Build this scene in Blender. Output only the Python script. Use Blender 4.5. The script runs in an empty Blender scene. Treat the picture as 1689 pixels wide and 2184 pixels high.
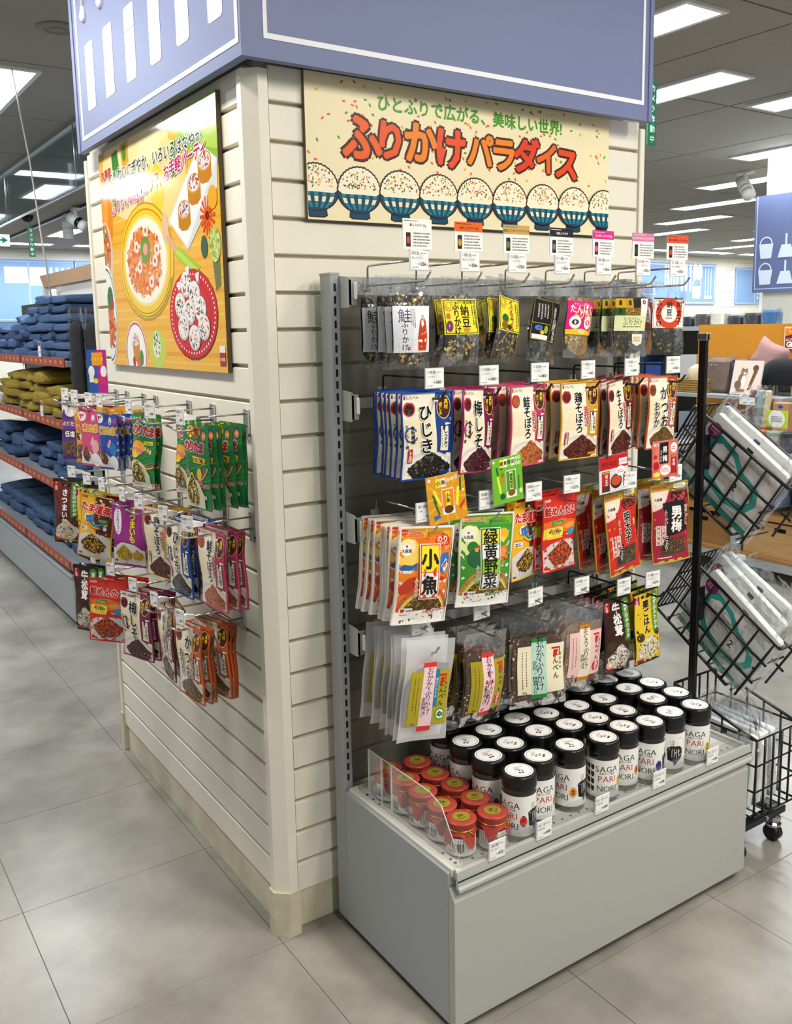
import bpy, math, random
from mathutils import Vector, Matrix, noise
from mathutils.geometry import tessellate_polygon
random.seed(11)
S = bpy.context.scene
COL = S.collection
PI = math.pi
# ---------------------------------------------------------------- camera, world, exposure
W, H = 1689.0, 2184.0
F, CX, CY = 1938.3, 859.1, 1002.2
YAW, PITCH, ROLL = 0.5955, 0.1561, -0.0174
CAM = Vector((-0.8173, -1.7195, 1.3624))
fw = Vector((math.sin(YAW)*math.cos(PITCH), math.cos(YAW)*math.cos(PITCH), -math.sin(PITCH)))
r0 = Vector((math.cos(YAW), -math.sin(YAW), 0)); u0 = r0.cross(fw)
rt = r0*math.cos(ROLL) + u0*math.sin(ROLL); up = -r0*math.sin(ROLL) + u0*math.cos(ROLL)
cd = bpy.data.cameras.new('camera'); cam = bpy.data.objects.new('camera', cd); COL.objects.link(cam)
cam.matrix_world = Matrix(((rt.x, up.x, -fw.x, CAM.x), (rt.y, up.y, -fw.y, CAM.y), (rt.z, up.z, -fw.z, CAM.z), (0, 0, 0, 1)))
cd.sensor_fit = 'HORIZONTAL'; cd.sensor_width = 36.0; cd.lens = F/W*36.0
cd.shift_x = (W/2 - CX)/W; cd.shift_y = (CY - H/2)/W
cd.clip_start = 0.05; cd.clip_end = 100
S.camera = cam
def px_of(p):
    d = Vector(p) - CAM; w = d.dot(fw)
    if w < 0.1: return None
    return CX + F*d.dot(rt)/w, CY - F*d.dot(up)/w, w
world = bpy.data.worlds.new('store_air'); S.world = world; world.use_nodes = True
bg = world.node_tree.nodes['Background']; bg.inputs[0].default_value = (0.95, 0.97, 1.0, 1); bg.inputs[1].default_value = 0.24
S.view_settings.view_transform = 'Standard'; S.view_settings.look = 'None'
S.view_settings.gamma = 1.0; S.view_settings.use_curve_mapping = False; S.view_settings.exposure = 0.62
LAMP = 27.0        # emission of the fluorescent diffusers
# ---------------------------------------------------------------- materials
def C(h):
    h = h.lstrip('#'); v = [int(h[i:i+2], 16)/255 for i in (0, 2, 4)]
    return tuple(x/12.92 if x <= 0.04045 else ((x+0.055)/1.055)**2.4 for x in v)
MATS = {}
def mat(name, col='#888888', rough=0.5, metal=0.0, spec=0.5, bump=0, bscale=40, var=0, vscale=6, var2=None, coat=0, attr=False, stretch=None, world=False, big=0):
    if name in MATS: return MATS[name]
    m = bpy.data.materials.new(name); m.use_nodes = True; MATS[name] = m
    nt = m.node_tree; N = nt.nodes; L = nt.links; b = N['Principled BSDF']
    c = C(col) if isinstance(col, str) else col
    b.inputs['Base Color'].default_value = (*c, 1); b.inputs['Roughness'].default_value = rough
    b.inputs['Metallic'].default_value = metal; b.inputs['Specular IOR Level'].default_value = spec
    b.inputs['Coat Weight'].default_value = coat; b.inputs['Coat Roughness'].default_value = 0.12
    tc = N.new('ShaderNodeTexCoord'); vec = tc.outputs['Object']
    if world: vec = N.new('ShaderNodeNewGeometry').outputs['Position']
    if stretch:
        mp = N.new('ShaderNodeMapping'); mp.inputs['Scale'].default_value = stretch
        L.new(vec, mp.inputs['Vector']); vec = mp.outputs['Vector']
    src = None
    if attr:
        a = N.new('ShaderNodeAttribute'); a.attribute_name = 'Col'; src = a.outputs['Color']
        L.new(src, b.inputs['Base Color'])
    if var:
        n = N.new('ShaderNodeTexNoise'); n.inputs['Scale'].default_value = vscale; n.inputs['Detail'].default_value = 6
        n.inputs['Roughness'].default_value = 0.62
        L.new(vec, n.inputs['Vector'])
        rp = N.new('ShaderNodeValToRGB'); rp.color_ramp.elements[0].position = 0.32; rp.color_ramp.elements[1].position = 0.68
        d = C(var2) if var2 else tuple(x*(1-var) for x in c)
        rp.color_ramp.elements[0].color = (*d, 1); rp.color_ramp.elements[1].color = (*c, 1)
        L.new(n.outputs['Fac'], rp.inputs['Fac']); L.new(rp.outputs['Color'], b.inputs['Base Color'])
        if big:
            n3 = N.new('ShaderNodeTexNoise'); n3.inputs['Scale'].default_value = big; n3.inputs['Detail'].default_value = 4; L.new(vec, n3.inputs['Vector'])
            r3 = N.new('ShaderNodeValToRGB'); r3.color_ramp.elements[0].position = 0.36; r3.color_ramp.elements[1].position = 0.62
            r3.color_ramp.elements[0].color = (0.60, 0.60, 0.61, 1); r3.color_ramp.elements[1].color = (1, 1, 1, 1); L.new(n3.outputs['Fac'], r3.inputs['Fac'])
            mx = N.new('ShaderNodeMix'); mx.data_type = 'RGBA'; mx.blend_type = 'MULTIPLY'; mx.inputs[0].default_value = 1.0
            L.new(rp.outputs['Color'], mx.inputs[6]); L.new(r3.outputs['Color'], mx.inputs[7]); L.new(mx.outputs[2], b.inputs['Base Color'])
    if bump:
        n2 = N.new('ShaderNodeTexNoise'); n2.inputs['Scale'].default_value = bscale; n2.inputs['Detail'].default_value = 3
        L.new(vec, n2.inputs['Vector'])
        bp = N.new('ShaderNodeBump'); bp.inputs['Strength'].default_value = bump; bp.inputs['Distance'].default_value = 0.004
        L.new(n2.outputs['Fac'], bp.inputs['Height']); L.new(bp.outputs['Normal'], b.inputs['Normal'])
    return m
def emit(name, col, st):
    m = bpy.data.materials.new(name); m.use_nodes = True; MATS[name] = m
    b = m.node_tree.nodes['Principled BSDF']; c = C(col)
    b.inputs['Base Color'].default_value = (*c, 1); b.inputs['Emission Color'].default_value = (*c, 1); b.inputs['Emission Strength'].default_value = st
    return m
def film(name, col=(0.93, 0.94, 0.95), rough=0.12, base=0.06, bump=0.5, bscale=30, edge=0.5):
    m = bpy.data.materials.new(name); m.use_nodes = True; MATS[name] = m
    nt = m.node_tree; N = nt.nodes; L = nt.links; N.remove(N['Principled BSDF'])
    out = N['Material Output']
    t = N.new('ShaderNodeBsdfTransparent'); t.inputs[0].default_value = (*col, 1)
    g = N.new('ShaderNodeBsdfGlossy'); g.inputs['Roughness'].default_value = rough; g.inputs['Color'].default_value = (0.9, 0.92, 0.95, 1)
    mix = N.new('ShaderNodeMixShader'); lw = N.new('ShaderNodeLayerWeight'); lw.inputs[0].default_value = 0.35
    mp = N.new('ShaderNodeMapRange'); mp.inputs['To Min'].default_value = base; mp.inputs['To Max'].default_value = edge
    L.new(lw.outputs['Fresnel'], mp.inputs['Value']); L.new(mp.outputs[0], mix.inputs[0])
    L.new(t.outputs[0], mix.inputs[1]); L.new(g.outputs[0], mix.inputs[2]); L.new(mix.outputs[0], out.inputs[0])
    if bump:
        tc = N.new('ShaderNodeTexCoord'); n = N.new('ShaderNodeTexNoise'); n.inputs['Scale'].default_value = bscale; n.inputs['Detail'].default_value = 2
        L.new(tc.outputs['Object'], n.inputs['Vector']); bp = N.new('ShaderNodeBump'); bp.inputs['Strength'].default_value = bump
        bp.inputs['Distance'].default_value = 0.01; L.new(n.outputs['Fac'], bp.inputs['Height'])
        L.new(bp.outputs['Normal'], g.inputs['Normal']); L.new(bp.outputs['Normal'], lw.inputs['Normal'])
    return m
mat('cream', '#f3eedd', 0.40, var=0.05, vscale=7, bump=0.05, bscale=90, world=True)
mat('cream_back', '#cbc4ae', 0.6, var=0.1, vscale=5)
mat('cream_kick', '#ddd7c0', 0.55, var=0.25, vscale=9, var2='#c4bc9c')
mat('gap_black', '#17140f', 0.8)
mat('fascia', '#6f7ba3', 0.5, bump=0.04, bscale=200)
mat('fascia_edge', '#5c699a', 0.5)
mat('white_print', '#f4f5f8', 0.5)
mat('floor_tile', '#a5a197', 0.30, var=0.2, vscale=5.5, var2='#8a867c', bump=0.05, bscale=60, world=True, big=1.7)
mat('floor_joint', '#807c72', 0.8)
mat('ceiling', '#aaa69c', 0.9, bump=0.8, bscale=160, var=0.12, vscale=90, world=True)
mat('ceiling_gap', '#3a3935', 0.9)
mat('gondola_grey', '#b0b2ad', 0.38, bump=0.05, bscale=300, var=0.04, vscale=10)
mat('gondola_side', '#a1a7a9', 0.4, bump=0.05, bscale=300)
mat('drawer_grey', '#aeafa9', 0.36, bump=0.06, bscale=400)
mat('tray_white', '#d5d4cc', 0.4, var=0.1, vscale=12)
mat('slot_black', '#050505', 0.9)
mat('chrome', '#c9ccd0', 0.16, 1.0)
mat('steel', '#bfc0bd', 0.3, 0.9)
mat('black_wire', '#0b0b0c', 0.35)
mat('black_plastic', '#0d0d0e', 0.3)
mat('paper', '#f5f5f2', 0.55)
mat('ink', '#ffffff', 0.32, attr=True, spec=0.4)
mat('ink_gloss', '#ffffff', 0.16, attr=True, spec=0.6, bump=0.22, bscale=26)
mat('ink_poster', '#ffffff', 0.07, attr=True, spec=0.6, bump=0.05, bscale=14)
mat('pouch', '#ffffff', 0.2, attr=True, spec=0.6, bump=0.3, bscale=24)
mat('paint', '#ffffff', 0.6, attr=True)
film('clear_film', (0.985, 0.988, 0.99), 0.14, 0.04, 0.5, 30, 0.4); film('acrylic', (0.975, 0.98, 0.98), 0.05, 0.03, 0, 1, 0.22); film('crinkle', (0.995, 0.996, 0.997), 0.22, 0.03, 0.8, 22, 0.34)
film('smoke_glass', (0.72, 0.80, 0.84), 0.05, 0.1, 0, 1, 0.6)
# ---------------------------------------------------------------- mesh builder
class MB:
    def __init__(s): s.v = []; s.f = []; s.m = []; s.c = []; s.s = []; s.col = (1, 1, 1); s.mi = 0; s.sm = False
    def face(s, pts):
        k = len(s.v); s.v += [tuple(p) for p in pts]; s.fi(range(k, k+len(pts)))
    def fi(s, idx): s.f.append(tuple(idx)); s.m.append(s.mi); s.c.append(s.col); s.s.append(s.sm)
    def box(s, x0, y0, z0, x1, y1, z1, bev=0):
        if x0 > x1: x0, x1 = x1, x0
        if y0 > y1: y0, y1 = y1, y0
        if z0 > z1: z0, z1 = z1, z0
        if bev:
            b = min(bev, (x1-x0)*.45, (y1-y0)*.45, (z1-z0)*.45); idx = {}
            for i, X in enumerate((x0, x1)):
                for j, Y in enumerate((y0, y1)):
                    for k, Z in enumerate((z0, z1)):
                        sx, sy, sz = 1-2*i, 1-2*j, 1-2*k
                        idx[i, j, k, 0] = len(s.v); s.v.append((X, Y+sy*b, Z+sz*b))
                        idx[i, j, k, 1] = len(s.v); s.v.append((X+sx*b, Y, Z+sz*b))
                        idx[i, j, k, 2] = len(s.v); s.v.append((X+sx*b, Y+sy*b, Z))
            def q(*a, flip=False): s.fi([idx[t] for t in (a[::-1] if flip else a)])
            for i in (0, 1):
                q((i,0,0,0),(i,0,1,0),(i,1,1,0),(i,1,0,0), flip=i == 1)
                q((0,i,0,1),(1,i,0,1),(1,i,1,1),(0,i,1,1), flip=i == 1)
                q((0,0,i,2),(0,1,i,2),(1,1,i,2),(1,0,i,2), flip=i == 1)
            for i in (0, 1):
                for j in (0, 1):
                    f = (i+j) % 2 == 1
                    q((i,j,0,0),(i,j,0,1),(i,j,1,1),(i,j,1,0), flip=f)
                    q((i,0,j,0),(i,1,j,0),(i,1,j,2),(i,0,j,2), flip=f)
                    q((0,i,j,1),(0,i,j,2),(1,i,j,2),(1,i,j,1), flip=f)
                    for k in (0, 1): q((i,j,k,0),(i,j,k,1),(i,j,k,2), flip=(i+j+k) % 2 == 0)
            return
        k = len(s.v)
        s.v += [(x0,y0,z0),(x1,y0,z0),(x1,y1,z0),(x0,y1,z0),(x0,y0,z1),(x1,y0,z1),(x1,y1,z1),(x0,y1,z1)]
        for f in ((0,3,2,1),(4,5,6,7),(0,1,5,4),(1,2,6,5),(2,3,7,6),(3,0,4,7)): s.fi([k+i for i in f])
    def prism(s, pts, axis, a, b):
        """closed 2-D polygon extruded along axis from a to b; pts are the other two coordinates in xyz order"""
        def P(p, t): return (t, p[0], p[1]) if axis == 'x' else (p[0], t, p[1]) if axis == 'y' else (p[0], p[1], t)
        n = len(pts); k = len(s.v); s.v += [P(p, a) for p in pts] + [P(p, b) for p in pts]
        for i in range(n): s.fi((k+i, k+(i+1) % n, k+n+(i+1) % n, k+n+i))
        tr = tessellate_polygon([[Vector((p[0], p[1], 0)) for p in pts]])
        for t in tr: s.fi([k+i for i in t]); s.fi([k+n+i for i in t][::-1])
    def tube(s, pts, r, n=6, closed=False):
        pts = [Vector(p) for p in pts]; m = len(pts); rings = []; prev = None; sm = s.sm; s.sm = True
        for i, p in enumerate(pts):
            a = pts[i-1] if (i > 0 or closed) else p; b = pts[(i+1) % m] if (i < m-1 or closed) else p
            t = (b-a).normalized()
            if prev is None:
                nrm = t.orthogonal().normalized()
            else:
                nrm = (prev - t*prev.dot(t)); nrm = nrm.normalized() if nrm.length > 1e-6 else t.orthogonal().normalized()
            prev = nrm; bi = t.cross(nrm); k = len(s.v)
            rr = r[i] if isinstance(r, (list, tuple)) else r
            s.v += [tuple(p + nrm*math.cos(2*PI*j/n)*rr + bi*math.sin(2*PI*j/n)*rr) for j in range(n)]; rings.append(k)
        for i in range(m if closed else m-1):
            a, b = rings[i], rings[(i+1) % m]
            for j in range(n): s.fi((a+j, a+(j+1) % n, b+(j+1) % n, b+j))
        if not closed: s.fi([rings[0]+j for j in range(n)][::-1]); s.fi([rings[-1]+j for j in range(n)])
        s.sm = sm
    def lathe(s, prof, n=20, c=(0, 0, 0), cap=True):
        k0 = len(s.v)
        for r, z in prof: s.v += [(c[0]+r*math.cos(2*PI*j/n), c[1]+r*math.sin(2*PI*j/n), c[2]+z) for j in range(n)]
        for i in range(len(prof)-1):
            for j in range(n):
                a = k0+i*n; b = a+n; s.fi((a+j, a+(j+1) % n, b+(j+1) % n, b+j))
        if cap: s.fi([k0+j for j in range(n)][::-1]); e = k0+(len(prof)-1)*n; s.fi([e+j for j in range(n)])
    def grid(s, fn, nu, nv, wrap=False):
        k = len(s.v); s.v += [tuple(fn(i/nu, j/nv)) for j in range(nv+1) for i in range(nu+1)]
        for j in range(nv):
            for i in range(nu): a = k+j*(nu+1)+i; s.fi((a, a+1, a+nu+2, a+nu+1))
    def build(s, name, mats):
        me = bpy.data.meshes.new(name); me.from_pydata(s.v, [], s.f)
        for m in (mats if isinstance(mats, (list, tuple)) else [mats]): me.materials.append(MATS[m] if isinstance(m, str) else m)
        me.polygons.foreach_set('material_index', s.m); me.polygons.foreach_set('use_smooth', s.s)
        if any(c != (1, 1, 1) for c in s.c):
            at = me.attributes.new('Col', 'FLOAT_COLOR', 'FACE'); at.data.foreach_set('color', [x for c in s.c for x in (*c, 1.0)])
        me.update(); return me
def obj(name, mb, mats=None, parent=None, label=None, cat=None, group=None, kind=None, loc=(0, 0, 0), rot=(0, 0, 0)):
    me = mb.build(name, mats) if isinstance(mb, MB) else mb
    o = bpy.data.objects.new(name, me); COL.objects.link(o); o.location = loc; o.rotation_euler = rot
    if parent is not None: o.parent = parent
    tag(o, label, cat, group, kind); return o
def tag(o, label=None, cat=None, group=None, kind=None):
    if label: o['label'] = label
    if cat: o['category'] = cat
    if group: o['group'] = group
    if kind: o['kind'] = kind
def empty(name, label, cat, loc=(0, 0, 0), rot=(0, 0, 0), group=None):
    o = bpy.data.objects.new(name, None); COL.objects.link(o); o.location = loc; o.rotation_euler = rot; o.empty_display_size = 0.05
    tag(o, label, cat, group); return o
def dup(root, loc=None, rot=None, label=None, group=None):
    c = root.copy(); COL.objects.link(c)
    if loc is not None: c.location = loc
    if rot is not None: c.rotation_euler = rot
    if label: c['label'] = label
    if group: c['group'] = group
    for ch in KIDS.get(root.name, ()):
        d = ch.copy(); COL.objects.link(d); d.parent = c
        for g in KIDS.get(ch.name, ()):
            e = g.copy(); COL.objects.link(e); e.parent = d
    return c
KIDS = {}
def kid(name, mb, mats, parent, **k):
    o = obj(name, mb, mats, parent, **k); KIDS.setdefault(parent.name, []).append(o); return o
# ---------------------------------------------------------------- flat print: glyphs and shapes
GL = {}
fc = bpy.data.curves.new('glyph', 'FONT'); fo = bpy.data.objects.new('glyph', fc); fc.resolution_u = 2; fc.size = 1.0
def glyph(ch, off):
    k = (ch, off)
    if k not in GL:
        fc.body = ch; fc.offset = off
        me = fo.to_mesh(); vs = [(v.co.x, v.co.y) for v in me.vertices]; me.calc_loop_triangles()
        ts = [tuple(t.vertices) for t in me.loop_triangles]; fo.to_mesh_clear()
        xs = [v[0] for v in vs] or [0, 0.3]
        wide = ord(ch) > 0x2e80
        GL[k] = (vs, ts, 1.0 if wide else (max(xs)-min(xs)+0.09), 0.0 if wide else -min(xs)+0.045)
    return GL[k]
def dark(c, f): return tuple(x*f for x in c)
class D:
    """flat artwork; x to the right, y down, in fractions of (w, h)"""
    def __init__(s, w, h): s.w = w; s.h = h; s.t = []; s.l = 0; s.sub = 0.0
    def tri(s, a, b, c, col, l):
        w, h = s.w, s.h
        if all(-1e-9 <= p[0] <= w+1e-9 and -1e-9 <= p[1] <= h+1e-9 for p in (a, b, c)): s.t.append((a, b, c, col, l, s.sub)); return
        P = [a, b, c]
        for ax, lim, sg in ((0, 0, 1), (0, w, -1), (1, 0, 1), (1, h, -1)):
            Q = []
            for i in range(len(P)):
                p, q = P[i-1], P[i]; dp, dq = sg*(p[ax]-lim), sg*(q[ax]-lim)
                if (dp >= 0) != (dq >= 0): t = dp/(dp-dq); Q.append((p[0]+(q[0]-p[0])*t, p[1]+(q[1]-p[1])*t))
                if dq >= 0: Q.append(q)
            P = Q
            if len(P) < 3: return
        for i in range(1, len(P)-1): s.t.append((P[0], P[i], P[i+1], col, l, s.sub))
    def levels(s):
        """smallest print layer for each shape: one above everything earlier that it overlaps"""
        bb = {}
        for a, b, c, col, l, _ in s.t:
            x0, x1 = min(a[0], b[0], c[0]), max(a[0], b[0], c[0]); y0, y1 = min(a[1], b[1], c[1]), max(a[1], b[1], c[1])
            q = bb.get(l); bb[l] = (x0, x1, y0, y1) if q is None else (min(q[0], x0), max(q[1], x1), min(q[2], y0), max(q[3], y1))
        lv = {}; done = []
        for l in sorted(bb):
            q = bb[l]; k = 0
            for r, z in done:
                if z >= k and r[0] < q[1] and r[1] > q[0] and r[2] < q[3] and r[3] > q[2]: k = z+1
            lv[l] = k; done.append((q, k))
        return lv
    def nxt(s): s.l += 1; return s.l
    def poly(s, pts, col, l=None):
        s.sub = 0.0 if l is None else (s.sub+.137) % .9
        l = s.nxt() if l is None else l; col = C(col) if isinstance(col, str) else col
        P = [(p[0]*s.w, p[1]*s.h) for p in pts]
        for t in tessellate_polygon([[Vector((p[0], p[1], 0)) for p in P]]): s.tri(*(P[i] for i in t), col, l)
    def rect(s, x0, y0, x1, y1, col, l=None): s.poly([(x0, y0), (x1, y0), (x1, y1), (x0, y1)], col, l)
    def ell(s, cx, cy, rx, ry, col, l=None, n=22, a0=0, a1=360):
        """radii as fractions of w"""
        k = s.w/s.h
        pts = [(cx+rx*math.cos(math.radians(a0+(a1-a0)*i/n)), cy+ry*k*math.sin(math.radians(a0+(a1-a0)*i/n))) for i in range(n + (a1-a0 < 360))]
        s.poly(pts, col, l)
    def ring(s, cx, cy, r, th, col, a0=0, a1=360, n=28, ry=None, l=None):
        l = s.nxt() if l is None else l; col = C(col) if isinstance(col, str) else col; ry = ry or r
        s.sub = 0.0
        def P(i, rr):
            a = math.radians(a0+(a1-a0)*i/n); return ((cx+rr*math.cos(a))*s.w, cy*s.h+rr*ry/r*math.sin(a)*s.w)
        for i in range(n):
            a, b, c, d = P(i, r), P(i+1, r), P(i+1, r-th), P(i, r-th); s.tri(a, b, c, col, l); s.tri(a, c, d, col, l)
    def frame(s, x0, y0, x1, y1, th, col):
        l = s.nxt(); k = s.w/s.h
        s.rect(x0, y0, x1, y0+th*k, col, l); s.rect(x0, y1-th*k, x1, y1, col, l); s.rect(x0, y0, x0+th, y1, col, l); s.rect(x1-th, y0, x1, y1, col, l)
    def text(s, txt, cx, cy, size, col, vert=False, b=0.015, out=None, ow=0.05, rot=0, sx=1.0, gap=1.0, slant=0):
        """size = glyph em as a fraction of w, (cx, cy) = centre of the whole string"""
        if out: s._text(txt, cx, cy, size, C(out), vert, b+ow, rot, sx, gap, slant)
        s._text(txt, cx, cy, size, C(col) if isinstance(col, str) else col, vert, b, rot, sx, gap, slant)
    def _text(s, txt, cx, cy, size, col, vert, off, rot, sx, gap, slant):
        l = s.nxt(); e = size*s.w; ca, sa = math.cos(rot), math.sin(rot)
        off = 0.0 if off < .012 else off; nc = 1 if off == 0 else 2 if off < .02 else 4 if off < .042 else 8
        sh_ = [(0, 0)] if nc == 1 else [(off*math.cos(2*PI*(i+.25)/nc), off*math.sin(2*PI*(i+.25)/nc)) for i in range(nc)]
        gl = [(glyph(ch, 0.0) if ch not in ' \u3000' else ([], [], 0.35 if ch == ' ' else 1.0, 0)) for ch in txt]
        tot = len(txt)*gap if vert else sum(g[2] for g in gl)*gap
        pos = -tot/2
        for g, ch in zip(gl, txt):
          vs, ts, adv, sh = g
          for ci, (ox, oy) in enumerate(sh_):
            s.sub = .1*ci; P = []
            for x, y in vs:
                x += ox; y += oy
                if vert:
                    X = (x-0.5)*sx if adv == 1.0 else (x-adv/2+sh)*sx; Y = pos + gap*0.5 - (y-0.38)
                    if ch in 'ー': X, Y = (y-0.38)*sx, pos + gap*0.5 + (x-0.5)
                else: X = (pos + x + sh*gap)*sx; Y = -(y-0.38)
                X += slant*-Y
                X, Y = X*ca - Y*sa, X*sa + Y*ca
                P.append((cx*s.w + X*e, cy*s.h + Y*e))
            for t in ts: s.tri(P[t[0]], P[t[1]], P[t[2]], col, l)
          pos += gap if vert else adv*gap
    def lines(s, x0, y0, x1, y1, n, col, vert=False, th=0.45):
        l = s.nxt(); col = C(col) if isinstance(col, str) else col
        for i in range(n):
            if vert:
                xx = x1-(x1-x0)*(i+0.5)/n; hw = (x1-x0)/n*th/2; y = y0; e = y1-(y1-y0)*random.uniform(0, .3)
                st = (y1-y0)/14
                while y < e: q = st*random.uniform(.5, .8); s.rect(xx-hw, y, xx+hw, y+q, col, l); y += st
            else:
                yy = y0+(y1-y0)*(i+0.5)/n; hh = (y1-y0)/n*th/2; x = x0; e = x1-(x1-x0)*random.uniform(0, .25); st = (x1-x0)/16
                while x < e: q = st*random.uniform(.45, .8); s.rect(x, yy-hh, x+q, yy+hh, col, l); x += st
    def bars(s, x0, y0, x1, y1, col='#222222', n=18):
        l = s.nxt(); d = (x1-x0)/n
        for i in range(n):
            if random.random() < .75: s.rect(x0+i*d, y0, x0+i*d+d*random.choice((.35, .6)), y1, col, l)
    def flecks(s, cx, cy, rx, ry, n, cols, size=0.03, mound=True, asp=1.8):
        """crumbs inside an ellipse or a mound; radii as fractions of w"""
        k = s.w/s.h; cols = [C(c) for c in cols]; l0 = s.nxt(); s.l += 2
        for i in range(n):
            a = random.uniform(0, 2*PI); r = math.sqrt(random.random()); x = r*math.cos(a); y = r*math.sin(a)
            if mound and y < 0: x *= (1-abs(y)*.75)
            x = (cx+x*rx)*s.w; y = (cy+y*ry*k)*s.h; z = size*s.w*random.uniform(.5, 1.2); t = random.uniform(0, PI); m = z/asp
            u = (math.cos(t)*z, math.sin(t)*z); v = (-math.sin(t)*m, math.cos(t)*m)
            P = [(x+u[0], y+u[1]), (x+v[0], y+v[1]), (x-u[0]*.8, y-u[1]*.8), (x-v[0], y-v[1])]
            s.sub = random.uniform(0, .9); c = random.choice(cols); f = random.uniform(.75, 1.15); c = tuple(min(1, q*f) for q in c)
            s.tri(P[0], P[1], P[2], c, l0+i % 3); s.tri(P[0], P[2], P[3], c, l0+i % 3)
    def mound(s, cx, cy, rx, ry, base, cols, n=160, size=0.03):
        k = s.w/s.h; pts = []
        for i in range(30):
            a = 2*PI*i/30; x, y = math.cos(a), math.sin(a); j = random.uniform(.93, 1.07)
            if y < 0: x *= (1-abs(y)*.75)
            pts.append((cx+x*rx*j, cy+y*ry*k*j))
        s.poly(pts, base); s.flecks(cx, cy, rx*.97, ry*.97, n, cols, size)
    def mb(s, fn, L=0.018, dz=0.00016):
        out = MB(); out.sm = True; cache = {}
        def vid(p, l):
            key = (round(p[0], 6), round(p[1], 6), l)
            if key not in cache: cache[key] = len(out.v); out.v.append(tuple(fn(p[0], p[1], 0.0004+dz*l)))
            return cache[key]
        lv = s.levels(); st = [(a, b, c, col, lv[l]+q) for a, b, c, col, l, q in s.t]
        while st:
            a, b, c, col, l = st.pop()
            if L:
                e = ((a[0]-b[0])**2+(a[1]-b[1])**2, (b[0]-c[0])**2+(b[1]-c[1])**2, (c[0]-a[0])**2+(c[1]-a[1])**2); m = max(e)
                if m > L*L:
                    if m == e[0]: q = ((a[0]+b[0])/2, (a[1]+b[1])/2); st += [(a, q, c, col, l), (q, b, c, col, l)]
                    elif m == e[1]: q = ((b[0]+c[0])/2, (b[1]+c[1])/2); st += [(a, b, q, col, l), (a, q, c, col, l)]
                    else: q = ((c[0]+a[0])/2, (c[1]+a[1])/2); st += [(a, b, q, col, l), (q, b, c, col, l)]
                    continue
            if (b[0]-a[0])*(c[1]-a[1])-(b[1]-a[1])*(c[0]-a[0]) > 0: b, c = c, b
            ids = [vid(a, l), vid(b, l), vid(c, l)]
            if len(set(ids)) == 3: out.col = col; out.fi(ids)
        return out
def flat(front='-y', o=(0, 0, 0)):
    """artwork plane whose top-left corner is o; faces -y or -x"""
    if front == '-y': return lambda x, y, d: (o[0]+x, o[1]-d, o[2]-y)
    return lambda x, y, d: (o[0]-d, o[1]-x, o[2]-y)
# ================================================================ SETTING
CZ = 2.7
def in_view(p, m=140):
    q = px_of(p); return q is not None and -m < q[0] < W+m and -m < q[1] < H+m
# floor with separate tiles
b = MB(); b.box(-4, -4, -0.05, 19, 16, -0.0035)
floor = obj('floor', b, 'floor_joint', label='mottled grey vinyl tile floor of the shop', cat='floor', kind='structure')
T = 0.457; tiles = []
b = MB(); b.box(-T/2+.0006, -T/2+.0006, -0.0034, T/2-.0006, T/2-.0006, 0, .0005); tile_me = b.build('floor_tile', 'floor_tile')
for i in range(-7, 39):
    for j in range(-6, 33):
        x, y = -0.016+T*(i+.5), -0.024+T*(j+.5)
        q = px_of((x, y, 0)); vis = in_view((x, y, 0), 200)
        tiles.append((0 if vis else 1, (Vector((x, y, 0))-CAM).length, x, y))
tiles.sort(); rest = MB()
for n, (v, d, x, y) in enumerate(tiles):
    if n < 290:
        o = obj('floor_tile', tile_me, parent=floor, loc=(x, y, 0)); o.rotation_euler[2] = random.choice((0, 1, 2, 3))*PI/2
    else: rest.box(x-T/2+.0009, y-T/2+.0009, -0.0034, x+T/2-.0009, y+T/2-.0009, 0)
obj('floor_tile', rest, 'floor_tile', floor, kind='stuff')
# ceiling with separate panels
b = MB(); b.box(-4, -4, CZ+.012, 19, 16, CZ+.06)
ceil = obj('ceiling', b, 'ceiling_gap', label='grey acoustic panel ceiling over the shop', cat='ceiling', kind='structure')
PX, PY = 1.13, 1.235
b = MB(); b.box(-PX/2+.007, -PY/2+.007, 0, PX/2-.007, PY/2-.007, .012); pan_me = b.build('ceiling_panel', 'ceiling'); n = 0
cells = []
for i in range(-6, 14):
    for j in range(-3, 12):
        x, y = 3.155+PX*(i+.5)-PX*0, 0.845+PY*(j+.5)
        cells.append((0 if in_view((x, y, CZ), 350) else 1, (Vector((x, y, CZ))-CAM).length, x, y))
cells.sort(); rest = MB()
for n, (v, d, x, y) in enumerate(cells):
    if n < 240: obj('ceiling_panel', pan_me, parent=ceil, loc=(x, y, CZ))
    else: rest.box(x-PX/2+.007, y-PY/2+.007, CZ, x+PX/2-.007, y+PY/2-.007, CZ+.012)
obj('ceiling_panel', rest, 'ceiling', ceil, kind='stuff')
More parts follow.
